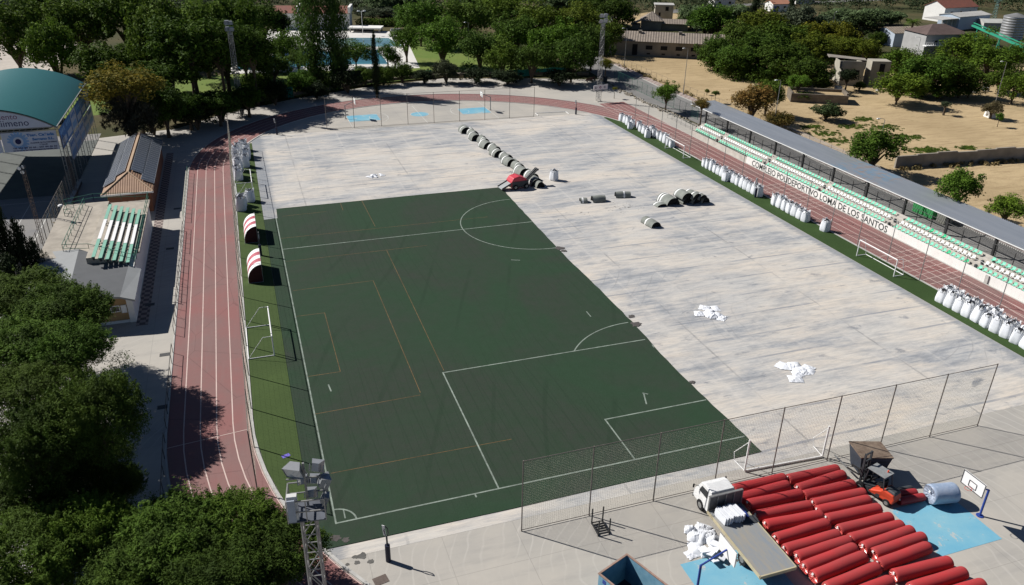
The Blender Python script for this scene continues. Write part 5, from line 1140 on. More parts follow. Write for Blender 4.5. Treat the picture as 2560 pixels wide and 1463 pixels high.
# ---- goals
def goal(lab, x, y, rz, Wg, Hg, D, m_='white', back=True, grp=None, net=False, z=.02, Dt=.8, lean=0):
    t = thing('football_goal', lab, 'goal', (x, y, z), rz, grp); b = MB(); h = Wg/2; r = .06
    b.path([(-h, 0, 0), (-h, 0, Hg), (h, 0, Hg), (h, 0, 0)], r, 10); b.build('goal_frame', MT[m_], t, smooth=False)
    b = MB(); b.path([(-h, 0, .04), (-h, -D, .04), (h, -D, .04), (h, 0, .04)], r*.7, 8)
    for s in (-1, 1): b.path([(s*h, 0, Hg), (s*h, -Dt, Hg), (s*h, -D, .04)], r*.45, 6)
    b.build('back_frame', MT[m_], t)
    if net:
        b = MB()
        for i in range(int(Wg/.3)): xx = -h+.3*i; b.cyl((xx, -Dt, Hg), (xx, -D, .04), .004, 3, caps=False)
        b.build('net', MT['net'], t)
    return t
t = thing('football_goal', 'white goal turned upside down behind the near net fence, its crossbar on the ground', 'goal', (1.5, -3.95, .06), R(-3)); h = 3.4
MB().path([(-h, 0, 2.9), (-h, 0, .06), (h, 0, .06), (h, 0, 2.9)], .075, 10).build('goal_frame', MT['white'], t)
b = MB(); [b.path([(s*h, 0, .06), (s*(h+.1), 1.3, .05), (s*(h+.1), 1.5, .7), (s*h, .1, 2.6)], .03, 6) for s in (-1, 1)]; b.build('back_frame', MT['white'], t)
goal('white seven a side goal on the right grass strip by the stand', 34.55, 24.2, R(-90+180), 6.2, 2.1, 1.4, grp='seven a side goals at the sides', z=.05)
goal('white goal on the right strip beside the farthest bag group', 34.6, 72.6, R(90), 6.2, 2.1, 1.4, grp='seven a side goals at the sides', z=.05)
goal('white seven a side goal on the left strip, nearest the floodlight', -34.4, 27.2, R(-90), 6.2, 2.05, 2.3, grp='seven a side goals at the sides', z=.05)
goal('white goal on the left strip between the bags beyond the dugouts', -34.3, 73.3, R(-90), 6.2, 2.05, 2.3, grp='seven a side goals at the sides', z=.05)
t = thing('fallen_goal', 'white goal frame lying flat by the far fence', 'goal', (24.5, 103.2, .03), R(-4)); MB().path([(-3.2, 0, .05), (-3.2, 1.9, .05), (3.2, 1.9, .05), (3.2, 0, .05)], .05, 8).build('goal_frame', MT['white'], t)

# ---- dugouts
def dugout(lab, y0):
    t = thing('dugout', lab, 'dugout', (-36.05, y0, .046), 0, 'dugouts'); Ld = 4.75; prof = []
    for i in range(13): a = math.pi*.5*i/12; prof.append((1.55-1.55*math.cos(a), .35+1.75*math.sin(a)))
    prof = [(0, 0)]+prof
    wm, pm = mat('dugout_white', (.8, .8, .78), .5, .08, 1), mat('dugout_red', (.44, .10, .13), .5, .15, 1)
    for k in range(5):
        ya, yb = Ld*k/5, Ld*(k+1)/5; b = MB(); b.grid([[(x, y, z) for x, z in prof] for y in (ya, yb)]); b.grid([[(x+.04, y, max(0, z-.05)) for x, z in prof] for y in (ya, yb)]); b.build('cover_stripe', wm if k % 2 == 0 else pm, t, smooth=True)
    for y in (.02, Ld-.02): b = MB(); b._add([(x+.01, y, max(0, z-.03)) for x, z in prof]+[(1.55, y, 0.0)], [tuple(range(len(prof)+1))]); b.build('side_panel', mat('dugout_side', (.05, .006, .01), .6, .2, 1), t)
    b = MB(); b.path([(0, 0, 0), (0, Ld, 0), (1.55, Ld, 0), (1.55, Ld, 2.08), (1.55, 0, 2.08), (1.55, 0, 0), (0, 0, 0)], .03); b.build('frame', MT['steel'], t)
    b = MB(); b.b3(.35, .75, .2, Ld-.2, .4, .46); b.build('bench', MT['dgrey'], t); return t
dugout('striped dugout farther from the camera beside the left track', 52.6); dugout('striped dugout nearer to the camera beside the left track', 40.75)

# ---- basketball hoops
def hoop(lab, x, y, rz, pm, board=True, Hh=2.6, reach=1.9):
    t = thing('basketball_hoop', lab, 'basketball hoop', (x, y, .02), rz); MB().cyl((0, 0, 0), (0, 0, Hh), .08, 10).build('post', pm, t)
    b = MB(); b.cyl((0, 0, Hh), (reach*.85, 0, Hh+.75), .06, 8); b.cyl((0, 0, .0), (0, 0, .04), .25, 12); b.build('arm', pm, t)
    bo = MB().b3(reach*.85, reach*.85+.05, -.9, .9, 2.75, 3.85).build('backboard', MT['white'], t); b = MB()
    X = reach*.85+.06
    for (a1, b1, a2_, b2) in ((-.88, 2.77, .88, 2.77), (-.88, 3.83, .88, 3.83), (-.3, 2.95, .3, 2.95), (-.3, 3.4, .3, 3.4)): b.bar((X, a1, b1), (X, a2_, b2), .02, .05)
    for (a1, b1, b2) in ((-.88, 2.77, 3.83), (.88, 2.77, 3.83), (-.3, 2.95, 3.4), (.3, 2.95, 3.4)): b.bar((X, a1, b1), (X, a1, b2), .02, .05)
    b.build('board_lines', MT['dgrey'], bo)
    b = MB(); P = [(X+.3+.23*math.cos(R(k*24)), .23*math.sin(R(k*24)), 2.95) for k in range(16)]; b.path(P, .015, 5); b.build('rim', mat('rim_red', (.55, .07, .04), .5, .1, 1), bo)
hoop('white backboard on a blue post at the near court, right of the big blue roll', 11.3, -13.0, R(180), MT['blue'], Hh=2.3, reach=2.0)
hoop('blue basketball post rising beside the spilled sheets at the bottom edge', -11.6, -13.2, R(0), MT['blue'], Hh=2.6, reach=2.0)
gp = mat('grey_post', (.20, .21, .22), .6, .2, 2)
hoop('grey basketball post with backboard at the left of the far court', -15.5, 110.9, 0, gp, reach=2.2); hoop('grey basketball post with backboard at the right of the far court', 13.6, 110.5, R(180), gp, reach=2.2)

# ---- padded posts (folded practice hoops)
def padpost(lab, x, y, rz, z=.02):
    t = thing('padded_post', lab, 'post', (x, y, z), rz); MB().cyl((0, 0, 0), (0, 0, 1.35), .17, 12).build('padding', mat('pad_vinyl', (.012, .016, .04), .5, .2, 2), t)
    b = MB(); b.cyl((0, 0, 1.35), (.0, .05, 2.0), .06, 8); b.path([(0, .05, 1.95), (.12, .1, 2.25), (.1, .12, 2.6), (-.05, .12, 2.85), (-.14, .1, 2.5), (-.05, .06, 2.1)], .035); b.build('folded_bracket', MT['dgrey'], t)
    b = MB(); b.bar((-.1, .1, 2.1), (-.16, .16, 2.9), .03, .2); b.build('plate', MT['white'], t)
padpost('dark padded post with a folded bracket on the near concrete', -29.1, -4.45, 0); padpost('dark padded post with a white plate between the dugouts', -34.4, 48.3, R(-60), .06)
padpost('dark padded post at the far right edge of the slab by the track', 29.0, 102.4, 0); padpost('dark padded post in the tree shade at the far left of the slab', -28.9, 102.9, R(20)); padpost('dark padded post in front of the middle bag group', 35.0, 49.3, 0, .05)

# ---- red turf machine at the turf corner
rm = thing('turf_machine', 'red turf rolling machine with a loading conveyor at the corner of the remaining turf', 'machine', (3.2, 63.4, .02), R(8))
b = MB(); prof = [(-1.5, .5), (-1.5, 1.15), (-1.1, 1.75), (-.2, 1.95), (.9, 1.5), (1.4, .9), (1.4, .45)]
V = [(x, s*.95*(.9 if z > 1.7 else 1), z) for s in (-1, 1) for x, z in prof]; n = len(prof); b._add(V, [tuple(range(n)), tuple(range(n, 2*n))[::-1]]+[(i, n+i, n+(i+1) % n, (i+1) % n) for i in range(n)]); o = b.build('hood', MT['redp'], rm); bevel(o, .12, 3)
b = MB(); b.b3(-1.4, 1.3, -1.0, -.95, .35, 1.2); b.b3(-1.4, 1.3, .95, 1.0, .35, 1.2); b.build('side_panel', MT['dgrey'], rm)
M = Matrix.Rotation(R(-24), 3, 'Y'); o = MB().box((-2.15, -.1, .62), (1.9, 1.5, .12), M=M).build('front_chute', mat('chute_steel', (.34, .36, .36), .5, .2, 2, metallic=.3), rm); b = MB()
for s in (-1, 1): MB().box((-2.15, -.1+s*.75, .7), (1.9, .06, .25), M=M).build('chute_side', MT['dgrey'], rm)
b = MB(); b.bar((1.2, 0, .8), (3.3, .3, 2.3), .18, .5); b.bar((1.2, .35, .8), (3.3, .65, 2.3), .06, .22); b.bar((1.2, -.3, .8), (3.3, 0, 2.3), .06, .22); b.cyl((3.3, -.1, 2.3), (3.3, .75, 2.3), .16, 10); b.build('conveyor_arm', MT['dgrey'], rm)
b = MB(); b.bar((1.6, .2, 1.3), (3.1, .4, 2.42), .04, .3); b.build('belt', MT['steel'], rm)
for s in (-1, 1): wheel(rm, -.9, s*1.05, .38, .22, 'y'); wheel(rm, .9, s*1.05, .38, .22, 'y')
b = MB(); b.bar((-.6, .75, 1.7), (-.75, .8, 2.3), .03); b.bar((-.75, .8, 2.3), (-1.0, .8, 2.25), .03); b.build('lever', MT['dsteel'], rm)

# ---- small things
t = thing('manhole_cover', 'rusty square manhole cover on the near concrete', 'manhole cover', (*at(952, 1451).xy, .01), R(12)); MB().b3(-.45, .45, -.35, .35, 0, .015).build('plate', mat('iron_plate', (.13, .10, .085), .8, .3, 8), t)
for i, (u, v, lab) in enumerate(((412, 887, 'grey drain grate on the sunny paving left of the track'), (408, 1018, 'dark drain grate in the tree shade left of the track'), (375, 762, 'dark drain cover in the shade of the changing rooms'), (443, 522, 'dark drain grate on the shaded walk by the solar building'), (425, 622, 'dark drain grate in the shade beside the roof benches'))):
    t = thing('drain_grate', lab, 'drain', (*at(u, v).xy, .012), 0, 'drain grates along the left walk'); MB().b3(-.45, .45, -.3, .3, 0, .012).build('grate', mat('grate_iron', (.08, .08, .08), .8, .4, 12), t)
t = thing('leaflet', 'small violet printed card lying on the grass strip by the mast', 'card', (*at(715, 1141).xy, .05), R(20)); MB().b3(-.3, .3, -.18, .18, 0, .01).build('card', mat('violet_print', (.16, .13, .5), .6, .2, 5), t)
b = MB()
for k in range(14): p = at(rs.uniform(1990, 2080), rs.uniform(582, 592)); 
for i, (u, v, s, lab) in enumerate(((2095, 226, 1.2, 'pale stone block standing in the dry field before the ruins'), (2193, 228, .6, 'small white block at the edge of the field trees'), (2432, 232, 1.3, 'white tank in the dry grass under the field trees'), (2463, 228, 1.2, 'white and black tank beside the white tank'), (2473, 294, 1.5, 'white plastic tank in the open dry field at the right'))):
    p = at(u, v); t = thing('water_tank', lab, 'tank', (p.x, p.y, .02), R(20*i)); o = MB().box((0, 0, s*.4), (s*1.3, s, s*.8), taper=.85).build('body', MT['wall'], t); bevel(o, .1); MB().cyl((0, 0, s*.8), (0, 0, s*.9), s*.18, 10).build('cap', MT['dgrey'], t)
for i, (u, v, lab) in enumerate(((1474, 206, 'brown bench beside the mast at the edge of the tree shade'), (1482, 203, 'second brown bench just behind the mast'))):
    p = at(u, v); t = thing('park_bench', lab, 'bench', (p.x, p.y, .01), R(10+20*i)); MB().b3(-.9, .9, -.2, .2, .42, .48).build('seat', MT['brick'], t); MB().b3(-.9, .9, .2, .25, .5, .9).build('backrest', MT['brick'], t); [MB().b3(x-.05, x+.05, -.18, .18, 0, .42).build('leg', MT['dsteel'], t) for x in (-.7, .7)]
p = at(1512, 204); t = thing('waste_bin', 'dark waste bin at the edge of the tree shade beside the mast', 'bin', (p.x, p.y, .01)); MB().cyl((0, 0, 0), (0, 0, 1.1), .55, 12, .65).build('body', MT['dgrey'], t); MB().cyl((0, 0, 1.1), (0, 0, 1.2), .7, 12, .5).build('lid', MT['black'], t)
# ================================================================== VEGETATION
def leaf_cloud(rng, centres, radii, n, size, up=0.35, elong=1.0, squash=1.0, shell=0.55, upright=0.0):
    """n leaf faces scattered through clumps; returns verts (4n,3)"""
    centres = np.asarray(centres, float); radii = np.asarray(radii, float)
    wgt = radii**1.6; idx = rng.choice(len(centres), n, p=wgt/wgt.sum())
    d = rng.normal(size=(n, 3)); d /= np.linalg.norm(d, axis=1)[:, None]
    rr = radii[idx]*(shell+(1-shell)*rng.random(n))*(1+.22*rng.normal(size=n)*(rng.random(n) < .25))
    off = d*rr[:, None]; off[:, 2] *= squash; pos = centres[idx]+off
    nrm = d+rng.normal(size=(n, 3))*.75; nrm[:, 2] += up; nrm /= np.linalg.norm(nrm, axis=1)[:, None]
    a = rng.normal(size=(n, 3)); a[:, 2] += upright*3; t = np.cross(nrm, a); t /= np.linalg.norm(t, axis=1)[:, None]; b_ = np.cross(nrm, t)
    if upright: t, b_ = b_, t
    s = size*(.55+.9*rng.random(n)); sa = (s*elong)[:, None]; sb = s[:, None]
    fold = nrm*(s*.25)[:, None]
    V = np.stack([pos-t*sa, pos-b_*sb*.55+fold, pos+t*sa, pos+b_*sb*.55+fold], 1)
    return V.reshape(-1, 3)
def cloud_obj(name, V, m_, parent):
    n = len(V)//4; me = bpy.data.meshes.new(name); me.vertices.add(len(V)); me.vertices.foreach_set('co', V.astype(np.float32).ravel())
    me.loops.add(4*n); me.loops.foreach_set('vertex_index', np.arange(4*n, dtype=np.int32)); me.polygons.add(n)
    me.polygons.foreach_set('loop_start', np.arange(0, 4*n, 4, dtype=np.int32)); me.polygons.foreach_set('loop_total', np.full(n, 4, dtype=np.int32))
    me.materials.append(m_); me.update(calc_edges=True); o = bpy.data.objects.new(name, me); COL.objects.link(o); o.parent = parent; return o
LEAF = dict(
 broad=m_leaf('leaf_broad', (0.070, 0.125, 0.018), (0.135, 0.195, 0.028), (0.045, 0.075, 0.014)),
 fine=m_leaf('leaf_fine', (0.065, 0.115, 0.018), (0.120, 0.180, 0.028), (0.045, 0.070, 0.015), .25),
 dark=m_leaf('leaf_dark', (0.018, 0.028, 0.012), (0.030, 0.045, 0.016), (0.012, 0.020, 0.009), .1),
 gold=m_leaf('leaf_gold', (0.13, 0.12, 0.02), (0.26, 0.19, 0.025), (0.06, 0.08, 0.02), .3),
 rust=m_leaf('leaf_rust', (0.16, 0.085, 0.025), (0.24, 0.15, 0.04), (0.07, 0.07, 0.02), .25),
 olive=m_leaf('leaf_olive', (0.085, 0.11, 0.065), (0.13, 0.155, 0.09), (0.06, 0.08, 0.045), .15),
 reed=m_leaf('leaf_reed', (0.10, 0.15, 0.06), (0.16, 0.22, 0.10), (0.07, 0.10, 0.045), .25),
 grey=m_leaf('leaf_grey', (0.055, 0.058, 0.04), (0.09, 0.085, 0.055), (0.035, 0.035, 0.025), .1))
def crown_lobes(rng, kind, n):
    """unit crown (rx=rz=1, centre at origin) -> lobe centres & radii"""
    C_, R_ = [], []
    if kind in ('poplar', 'cypress'):
        for i in range(n):
            z = -1+2*(i+.5)/n+rng.normal()*.04; w_ = max(.12, max(0.0, 1-abs(z*.95+.12)**2.2)**.6)
            a = rng.random()*6.28; r = w_*rng.random()*.62; C_.append((r*math.cos(a), r*math.sin(a), z)); R_.append(.24+.22*w_*rng.random())
    elif kind == 'ragged':
        for i in range(n):
            d = rng.normal(size=3); d /= np.linalg.norm(d); d[2] = abs(d[2])*.9 if rng.random() < .7 else d[2]
            r = (.55+.30*rng.random()) if i % 5 else (.82+.22*rng.random()); C_.append(tuple(d*r)); R_.append((.10+.20*rng.random()) if i % 5 else (.06+.07*rng.random()))
        for _ in range(10): d = rng.normal(size=3)*.3; C_.append(tuple(d)); R_.append(.34)
        for _ in range(75):
            d = rng.normal(size=3); d[2] = abs(d[2]); d /= np.linalg.norm(d); r = .84+.14*rng.random()
            for k in range(4): C_.append((d[0]*r*(1+.03*k), d[1]*r*(1+.03*k), d[2]*r+.05*k)); R_.append(.05-.008*k)
    elif kind == 'spread':
        for i in range(n):
            a = rng.random()*6.28; r = .92*math.sqrt(rng.random()); z = .55*(1-r*r)-.25+.3*rng.normal(); C_.append((r*math.cos(a)*.8, r*math.sin(a)*.8, z)); R_.append(.16+.2*rng.random())
    else:
        for i in range(n):
            d = rng.normal(size=3); d /= np.linalg.norm(d); 
            if d[2] < -.55: d[2] *= -.6
            out = i % 4 == 0; r = (.80+.24*rng.random()) if out else (.38+.42*rng.random()**.6); C_.append(tuple(d*r*np.array([1, 1, .95]))); R_.append((.10+.10*rng.random()) if out else (.15+.22*rng.random()))
        for _ in range(4): d = rng.normal(size=3)*.22; C_.append(tuple(d)); R_.append(.5)
    return C_, R_
PROTO = {}
def proto(key, shape, leaf, n, size, lobes, trunk=True, seeds=(0,), elong=1.0, upright=0.0, squash=1.0, up=.35):
    out = []
    for sd_ in seeds:
        rng = np.random.default_rng(sd_*13+7); t = thing('tree', 'x', 'tree')
        C_, R_ = crown_lobes(rng, shape, lobes); V = leaf_cloud(rng, C_, R_, n, size, elong=elong, upright=upright, squash=squash, up=up)
        cloud_obj('crown', V, LEAF[leaf], t)
        b = MB(); rs = random.Random(sd_)                      # unit limbs inside the crown (scaled with it)
        for i in range(8):
            c = C_[(i*5) % len(C_)]; k = rs.uniform(.6, .9); mid = (c[0]*k*.45, c[1]*k*.45, -.35+c[2]*.2); b.cyl((0, 0, -.95), mid, .055, 6, .035); b.cyl(mid, (c[0]*k, c[1]*k, c[2]*k), .035, 5, .012)
        b.build('limbs', MT['bark'], t)
        tr = MB().cyl((0, 0, 0), (.01, .0, .5), 1.25, 9, .95).cyl((.01, 0, .5), (0, 0, 1.0), .95, 9, .8, caps=False).build('trunk', MT['bark'], t)
        out.append(t)
    PROTO[key] = dict(objs=out, used=[False]*len(out))
proto('broad', 'round', 'broad', 7500, .046, 60, seeds=(1, 2, 3)); proto('park', 'round', 'fine', 6500, .042, 60, seeds=(4, 5))
proto('near', 'ragged', 'fine', 52000, .0150, 190, seeds=(6, 7, 8), elong=1.9, upright=.7, squash=1.25)
proto('poplar', 'poplar', 'fine', 12000, .03, 60, seeds=(9, 10)); proto('cypress', 'cypress', 'dark', 5200, .04, 50, seeds=(11,), upright=.8, elong=1.5)
proto('gold', 'round', 'gold', 7000, .038, 60, seeds=(12,)); proto('rust', 'round', 'rust', 5200, .045, 52, seeds=(13,)); proto('dark', 'round', 'dark', 4500, .055, 40, seeds=(14, 15))
proto('olive', 'round', 'olive', 4000, .05, 34, seeds=(16, 17)); proto('spread', 'spread', 'broad', 4200, .05, 46, seeds=(18, 19)); proto('grey', 'round', 'grey', 9000, .03, 60, seeds=(20,), elong=2.2, upright=.6)
proto('reed', 'round', 'reed', 3600, .05, 30, seeds=(21,), elong=3.0, upright=1.0)
tree_n = [0]
def tree(key, u, v, rp, rq, lab, trunk=2.2, tint=(1, 1, 1), name='tree', cat='tree', grp=None, tr=.22, zr=None):
    """crown centred at photo (u,v), apparent radii rp x rq"""
    if grp and grp.startswith('plane'): rp *= 1.12; rq *= 1.12; trunk = trunk*.45+.6
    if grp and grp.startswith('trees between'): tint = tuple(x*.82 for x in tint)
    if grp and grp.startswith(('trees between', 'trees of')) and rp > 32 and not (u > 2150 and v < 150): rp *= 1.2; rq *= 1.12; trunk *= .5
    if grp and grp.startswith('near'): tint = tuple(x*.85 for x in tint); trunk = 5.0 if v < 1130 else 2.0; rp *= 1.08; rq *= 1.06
    z = 5.0
    for _ in range(8):
        p = at(u, v, z); dep = (p-CAM).dot(fw); rx = rp*dep/FPX; se = math.sin(math.atan2(CAM.z-z, math.hypot(p.x-CAM.x, p.y-CAM.y))); ce = math.sqrt(1-se*se)
        rz = math.sqrt(max((rq*dep/FPX)**2-(rx*se)**2, (rx*.45)**2))/ce; z = trunk+rz*.97
    P = PROTO[key]; i = tree_n[0] % len(P['objs']); tree_n[0] += 1
    if not P['used'][i]: t = P['objs'][i]; P['used'][i] = True
    else: t = copy_tree(P['objs'][i])
    t.name = name; t.location = (p.x, p.y, 0); t.rotation_euler = (0, 0, (tree_n[0]*2.399) % 6.28)
    tag(t, lab, cat, grp)
    if not grp and 'group' in t: del t['group']
    j = random.uniform(.88, 1.12)
    for c in t.children:
        if c.name.startswith('trunk'): c.scale = (tr, tr, trunk+rz*.3)
        else: c.location = (0, 0, z); c.scale = (rx, rx, rz)
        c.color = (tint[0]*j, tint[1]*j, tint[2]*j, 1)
    return t
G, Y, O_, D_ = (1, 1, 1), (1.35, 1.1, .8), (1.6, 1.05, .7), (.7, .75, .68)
T = tree; PG = 'trees of the park beside the pool'; FG = 'trees between the dry field and the houses'; NG_ = 'near trees at the left of the track'; BG = 'bushes along the wall behind the far bend'
# --- top left plane trees
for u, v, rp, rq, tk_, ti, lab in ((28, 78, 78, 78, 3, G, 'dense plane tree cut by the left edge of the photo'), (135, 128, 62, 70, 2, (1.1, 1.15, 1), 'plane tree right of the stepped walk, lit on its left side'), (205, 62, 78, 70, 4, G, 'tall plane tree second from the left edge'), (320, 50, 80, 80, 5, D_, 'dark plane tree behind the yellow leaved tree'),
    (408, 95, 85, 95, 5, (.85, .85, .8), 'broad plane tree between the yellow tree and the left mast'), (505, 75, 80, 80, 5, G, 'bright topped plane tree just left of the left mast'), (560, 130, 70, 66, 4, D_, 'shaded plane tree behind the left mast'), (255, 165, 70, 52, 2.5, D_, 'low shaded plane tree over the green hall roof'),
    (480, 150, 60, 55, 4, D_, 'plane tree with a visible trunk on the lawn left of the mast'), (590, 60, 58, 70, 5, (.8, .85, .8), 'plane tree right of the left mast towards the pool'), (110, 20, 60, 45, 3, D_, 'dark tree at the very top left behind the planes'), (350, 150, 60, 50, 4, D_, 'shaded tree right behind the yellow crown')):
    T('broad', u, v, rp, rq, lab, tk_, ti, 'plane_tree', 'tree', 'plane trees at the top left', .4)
T('gold', 308, 222, 98, 68, 'tree with yellow flowering crown behind the sports hall', 6, G, 'golden_tree'); T('grey', 322, 292, 72, 66, 'grey feathery bare looking tree in front of the yellow one', 1.0, G, 'feathery_tree')
# --- pool side
for a in (('poplar', 778, 72, 54, 120, 'tall poplar in front of the pool, the left of the pair', 3, (1, 1.1, 1.3), 'poplar_tree'), ('poplar', 832, 84, 46, 112, 'tall poplar in front of the pool, the right of the pair', 3, (.8, .9, 1.1), 'poplar_tree'), ('park', 650, 52, 62, 58, 'dark leafy tree left of the poolside building', 2, D_, 'park_tree'),
    ('park', 712, 122, 42, 42, 'small bright tree on the lawn left of the poplars', 2.5, (1.1, 1.25, 1), 'park_tree'), ('park', 745, 150, 30, 30, 'slight tree at the poplars feet by the near pool', 2.5, G, 'park_tree'), ('spread', 888, 128, 46, 26, 'small umbrella shaped tree in front of the turquoise pool', 3, (.9, 1, .9), 'park_tree'),
    ('cypress', 938, 158, 16, 66, 'slender dark conifer on the paving before the far pool', 1.8, G, 'cypress_tree'), ('spread', 968, 128, 28, 26, 'loose young tree right of the slender conifer', 2.5, (.9, 1.1, .9), 'park_tree'), ('gold', 987, 150, 19, 20, 'yellowish shrub on the deck corner', 1, (.8, 1, .9), 'shrub'), ('spread', 655, 152, 28, 26, 'small tree in front of the green pool water', 2.5, (.9, 1.2, .9), 'park_tree'), ('dark', 850, 165, 30, 28, 'round black green conifer at the foot of the poplars', .6, G, 'conifer'), ('dark', 700, 60, 30, 40, 'dark tree between the poolside building and the left trees', 3, G, 'park_tree')):
    T(a[0], a[1], a[2], a[3], a[4], a[5], a[6], a[7], a[8], 'tree', PG, .2)
for u, v, rp, rq, lab in ((470, 268, 58, 44, 'dark tree behind the wall between the yellow tree and the left mast'), (545, 262, 54, 40, 'tall dark tree behind the wall at the left mast'), (618, 246, 46, 34, 'tall dark tree behind the wall right of the left mast'), (410, 270, 52, 60, 'tall dark tree behind the solar roofed building')):
    T('broad', u, v, rp, rq, lab, 1.2, (.5, .6, .5), 'park_tree', 'tree', None, .3)
i = 0
for u, v, rp, rq, k, ti, w_ in ((430, 262, 52, 48, 'dark', G, 'under the plane trees'), (490, 285, 52, 42, 'dark', G, 'left of the mast foot'), (552, 262, 48, 44, 'dark', G, 'at the foot of the left mast'), (640, 215, 45, 42, 'broad', D_, 'right of the left mast'), (685, 230, 40, 34, 'dark', G, 'behind the torn green netting'), (750, 205, 42, 30, 'broad', (.8, 1, .8), 'below the left poplar'), (790, 225, 36, 24, 'dark', G, 'below the right poplar'),
    (868, 200, 44, 34, 'dark', G, 'under the umbrella shaped tree'), (912, 190, 34, 26, 'broad', D_, 'at the slender conifer'), (958, 188, 34, 26, 'broad', (.8, .85, .7), 'left of the deck corner'), (1005, 182, 34, 26, 'broad', D_, 'at the deck corner'), (1060, 190, 34, 20, 'dark', G, 'below the lawn wedge'), (1115, 178, 40, 30, 'grey', (1, 1.2, .9), 'right of the lawn wedge'), (1190, 188, 44, 20, 'dark', G, 'below the big park trees'), (600, 250, 40, 40, 'dark', G, 'between mast and netting'),
    (380, 300, 46, 40, 'dark', G, 'right of the feathery tree'), (1270, 190, 44, 18, 'dark', G, 'further along the mesh fence'), (1400, 192, 50, 20, 'dark', G, 'near the far right mast')):
    T(k, u, v, rp, rq, 'dense bush along the far wall, ' + w_, .1, ti, 'bush', 'bush', BG, .08); i += 1
for j, (u, v, rp, rq, k, ti, w_) in enumerate(((1050, 45, 58, 55, 'park', (.95, 1.1, 1), 'at the left end of the big park group'), (1105, 98, 56, 52, 'park', (1.1, 1.3, 1), 'bright one above the lawn wedge'), (1165, 45, 66, 55, 'park', G, 'behind the bright one'), (1245, 30, 62, 50, 'park', (1.2, 1.15, .9), 'tall one in the top middle of the group'), (1200, 120, 52, 46, 'park', (.75, .85, .8), 'shaded one above the wall'),
    (1255, 140, 45, 42, 'spread', (.95, .95, .8), 'olive coloured one in front'), (1290, 85, 56, 50, 'park', (.8, .9, .8), 'in the middle of the group'), (1345, 55, 60, 52, 'park', (1.25, 1.15, .85), 'yellow green one right of the middle'), (1385, 105, 62, 56, 'park', (1.15, 1.35, .9), 'bright one left of the far right mast'), (1445, 60, 60, 50, 'park', (1.25, 1.05, .8), 'with thinning brown top behind the mast'), (1330, 150, 52, 42, 'park', D_, 'low dark one above the mesh fence'), (1430, 140, 60, 50, 'park', (.7, .8, .7), 'dark one left of the mast foot'), (1480, 110, 50, 52, 'park', (.75, .8, .7), 'dark one right behind the mast'), (1520, 88, 40, 38, 'park', (1, .95, .75), 'between the mast and the barn'), (1015, 100, 34, 40, 'park', (1.1, 1.25, 1), 'small one at the lawn corner'))):
    T(k, u, v, rp, rq, 'leafy park tree, ' + w_, 2.2, ti, 'park_tree', 'tree', PG, .25)
T('spread', 1515, 158, 20, 16, 'small autumn coloured tree at the road bend beside the mast', 2.2, O_, 'small_tree', 'tree', None, .12)
T('park', 1668, 232, 37, 30, 'bright round green tree by the road fence', 1.6, (1.25, 1.45, 1), 'round_tree', 'tree', None, .16)
T('rust', 1756, 262, 28, 15, 'small browning tree with bare trunk at the far end of the canopy', 3.4, (.9, 1, .9), 'small_tree', 'tree', None, .13)
T('rust', 1885, 250, 64, 46, 'large orange autumn tree beyond the road', 1.0, G, 'autumn_tree'); T('rust', 1945, 300, 44, 26, 'orange bushy tree behind the canopy, below the large orange one', .5, (.9, 1, .9), 'autumn_tree'); T('broad', 1920, 235, 42, 44, 'green half of the clump behind the large orange tree', 1.0, (.9, .9, .8), 'field_tree')
T('broad', 1998, 205, 30, 20, 'small pale green tree in front of the dark thicket', 2, (1.1, 1.3, 1), 'field_tree'); T('dark', 2068, 276, 46, 24, 'dark bush growing in the low stone ruin', .2, (1.8, 1.8, 1.6), 'bush', 'bush'); T('broad', 2010, 240, 24, 12, 'low spreading bush above the stone ruin', .2, D_, 'bush', 'bush')
T('broad', 2190, 368, 72, 54, 'dark green broad tree behind the middle of the canopy', 1.2, (.8, .9, .8), 'field_tree'); T('broad', 2398, 470, 58, 52, 'round tree behind the canopy, right of the field wall end', 1.6, (.95, 1.1, .9), 'field_tree'); T('broad', 2520, 520, 52, 36, 'tree at the right edge behind the canopy', 1.6, (1.2, 1.2, .9), 'field_tree')
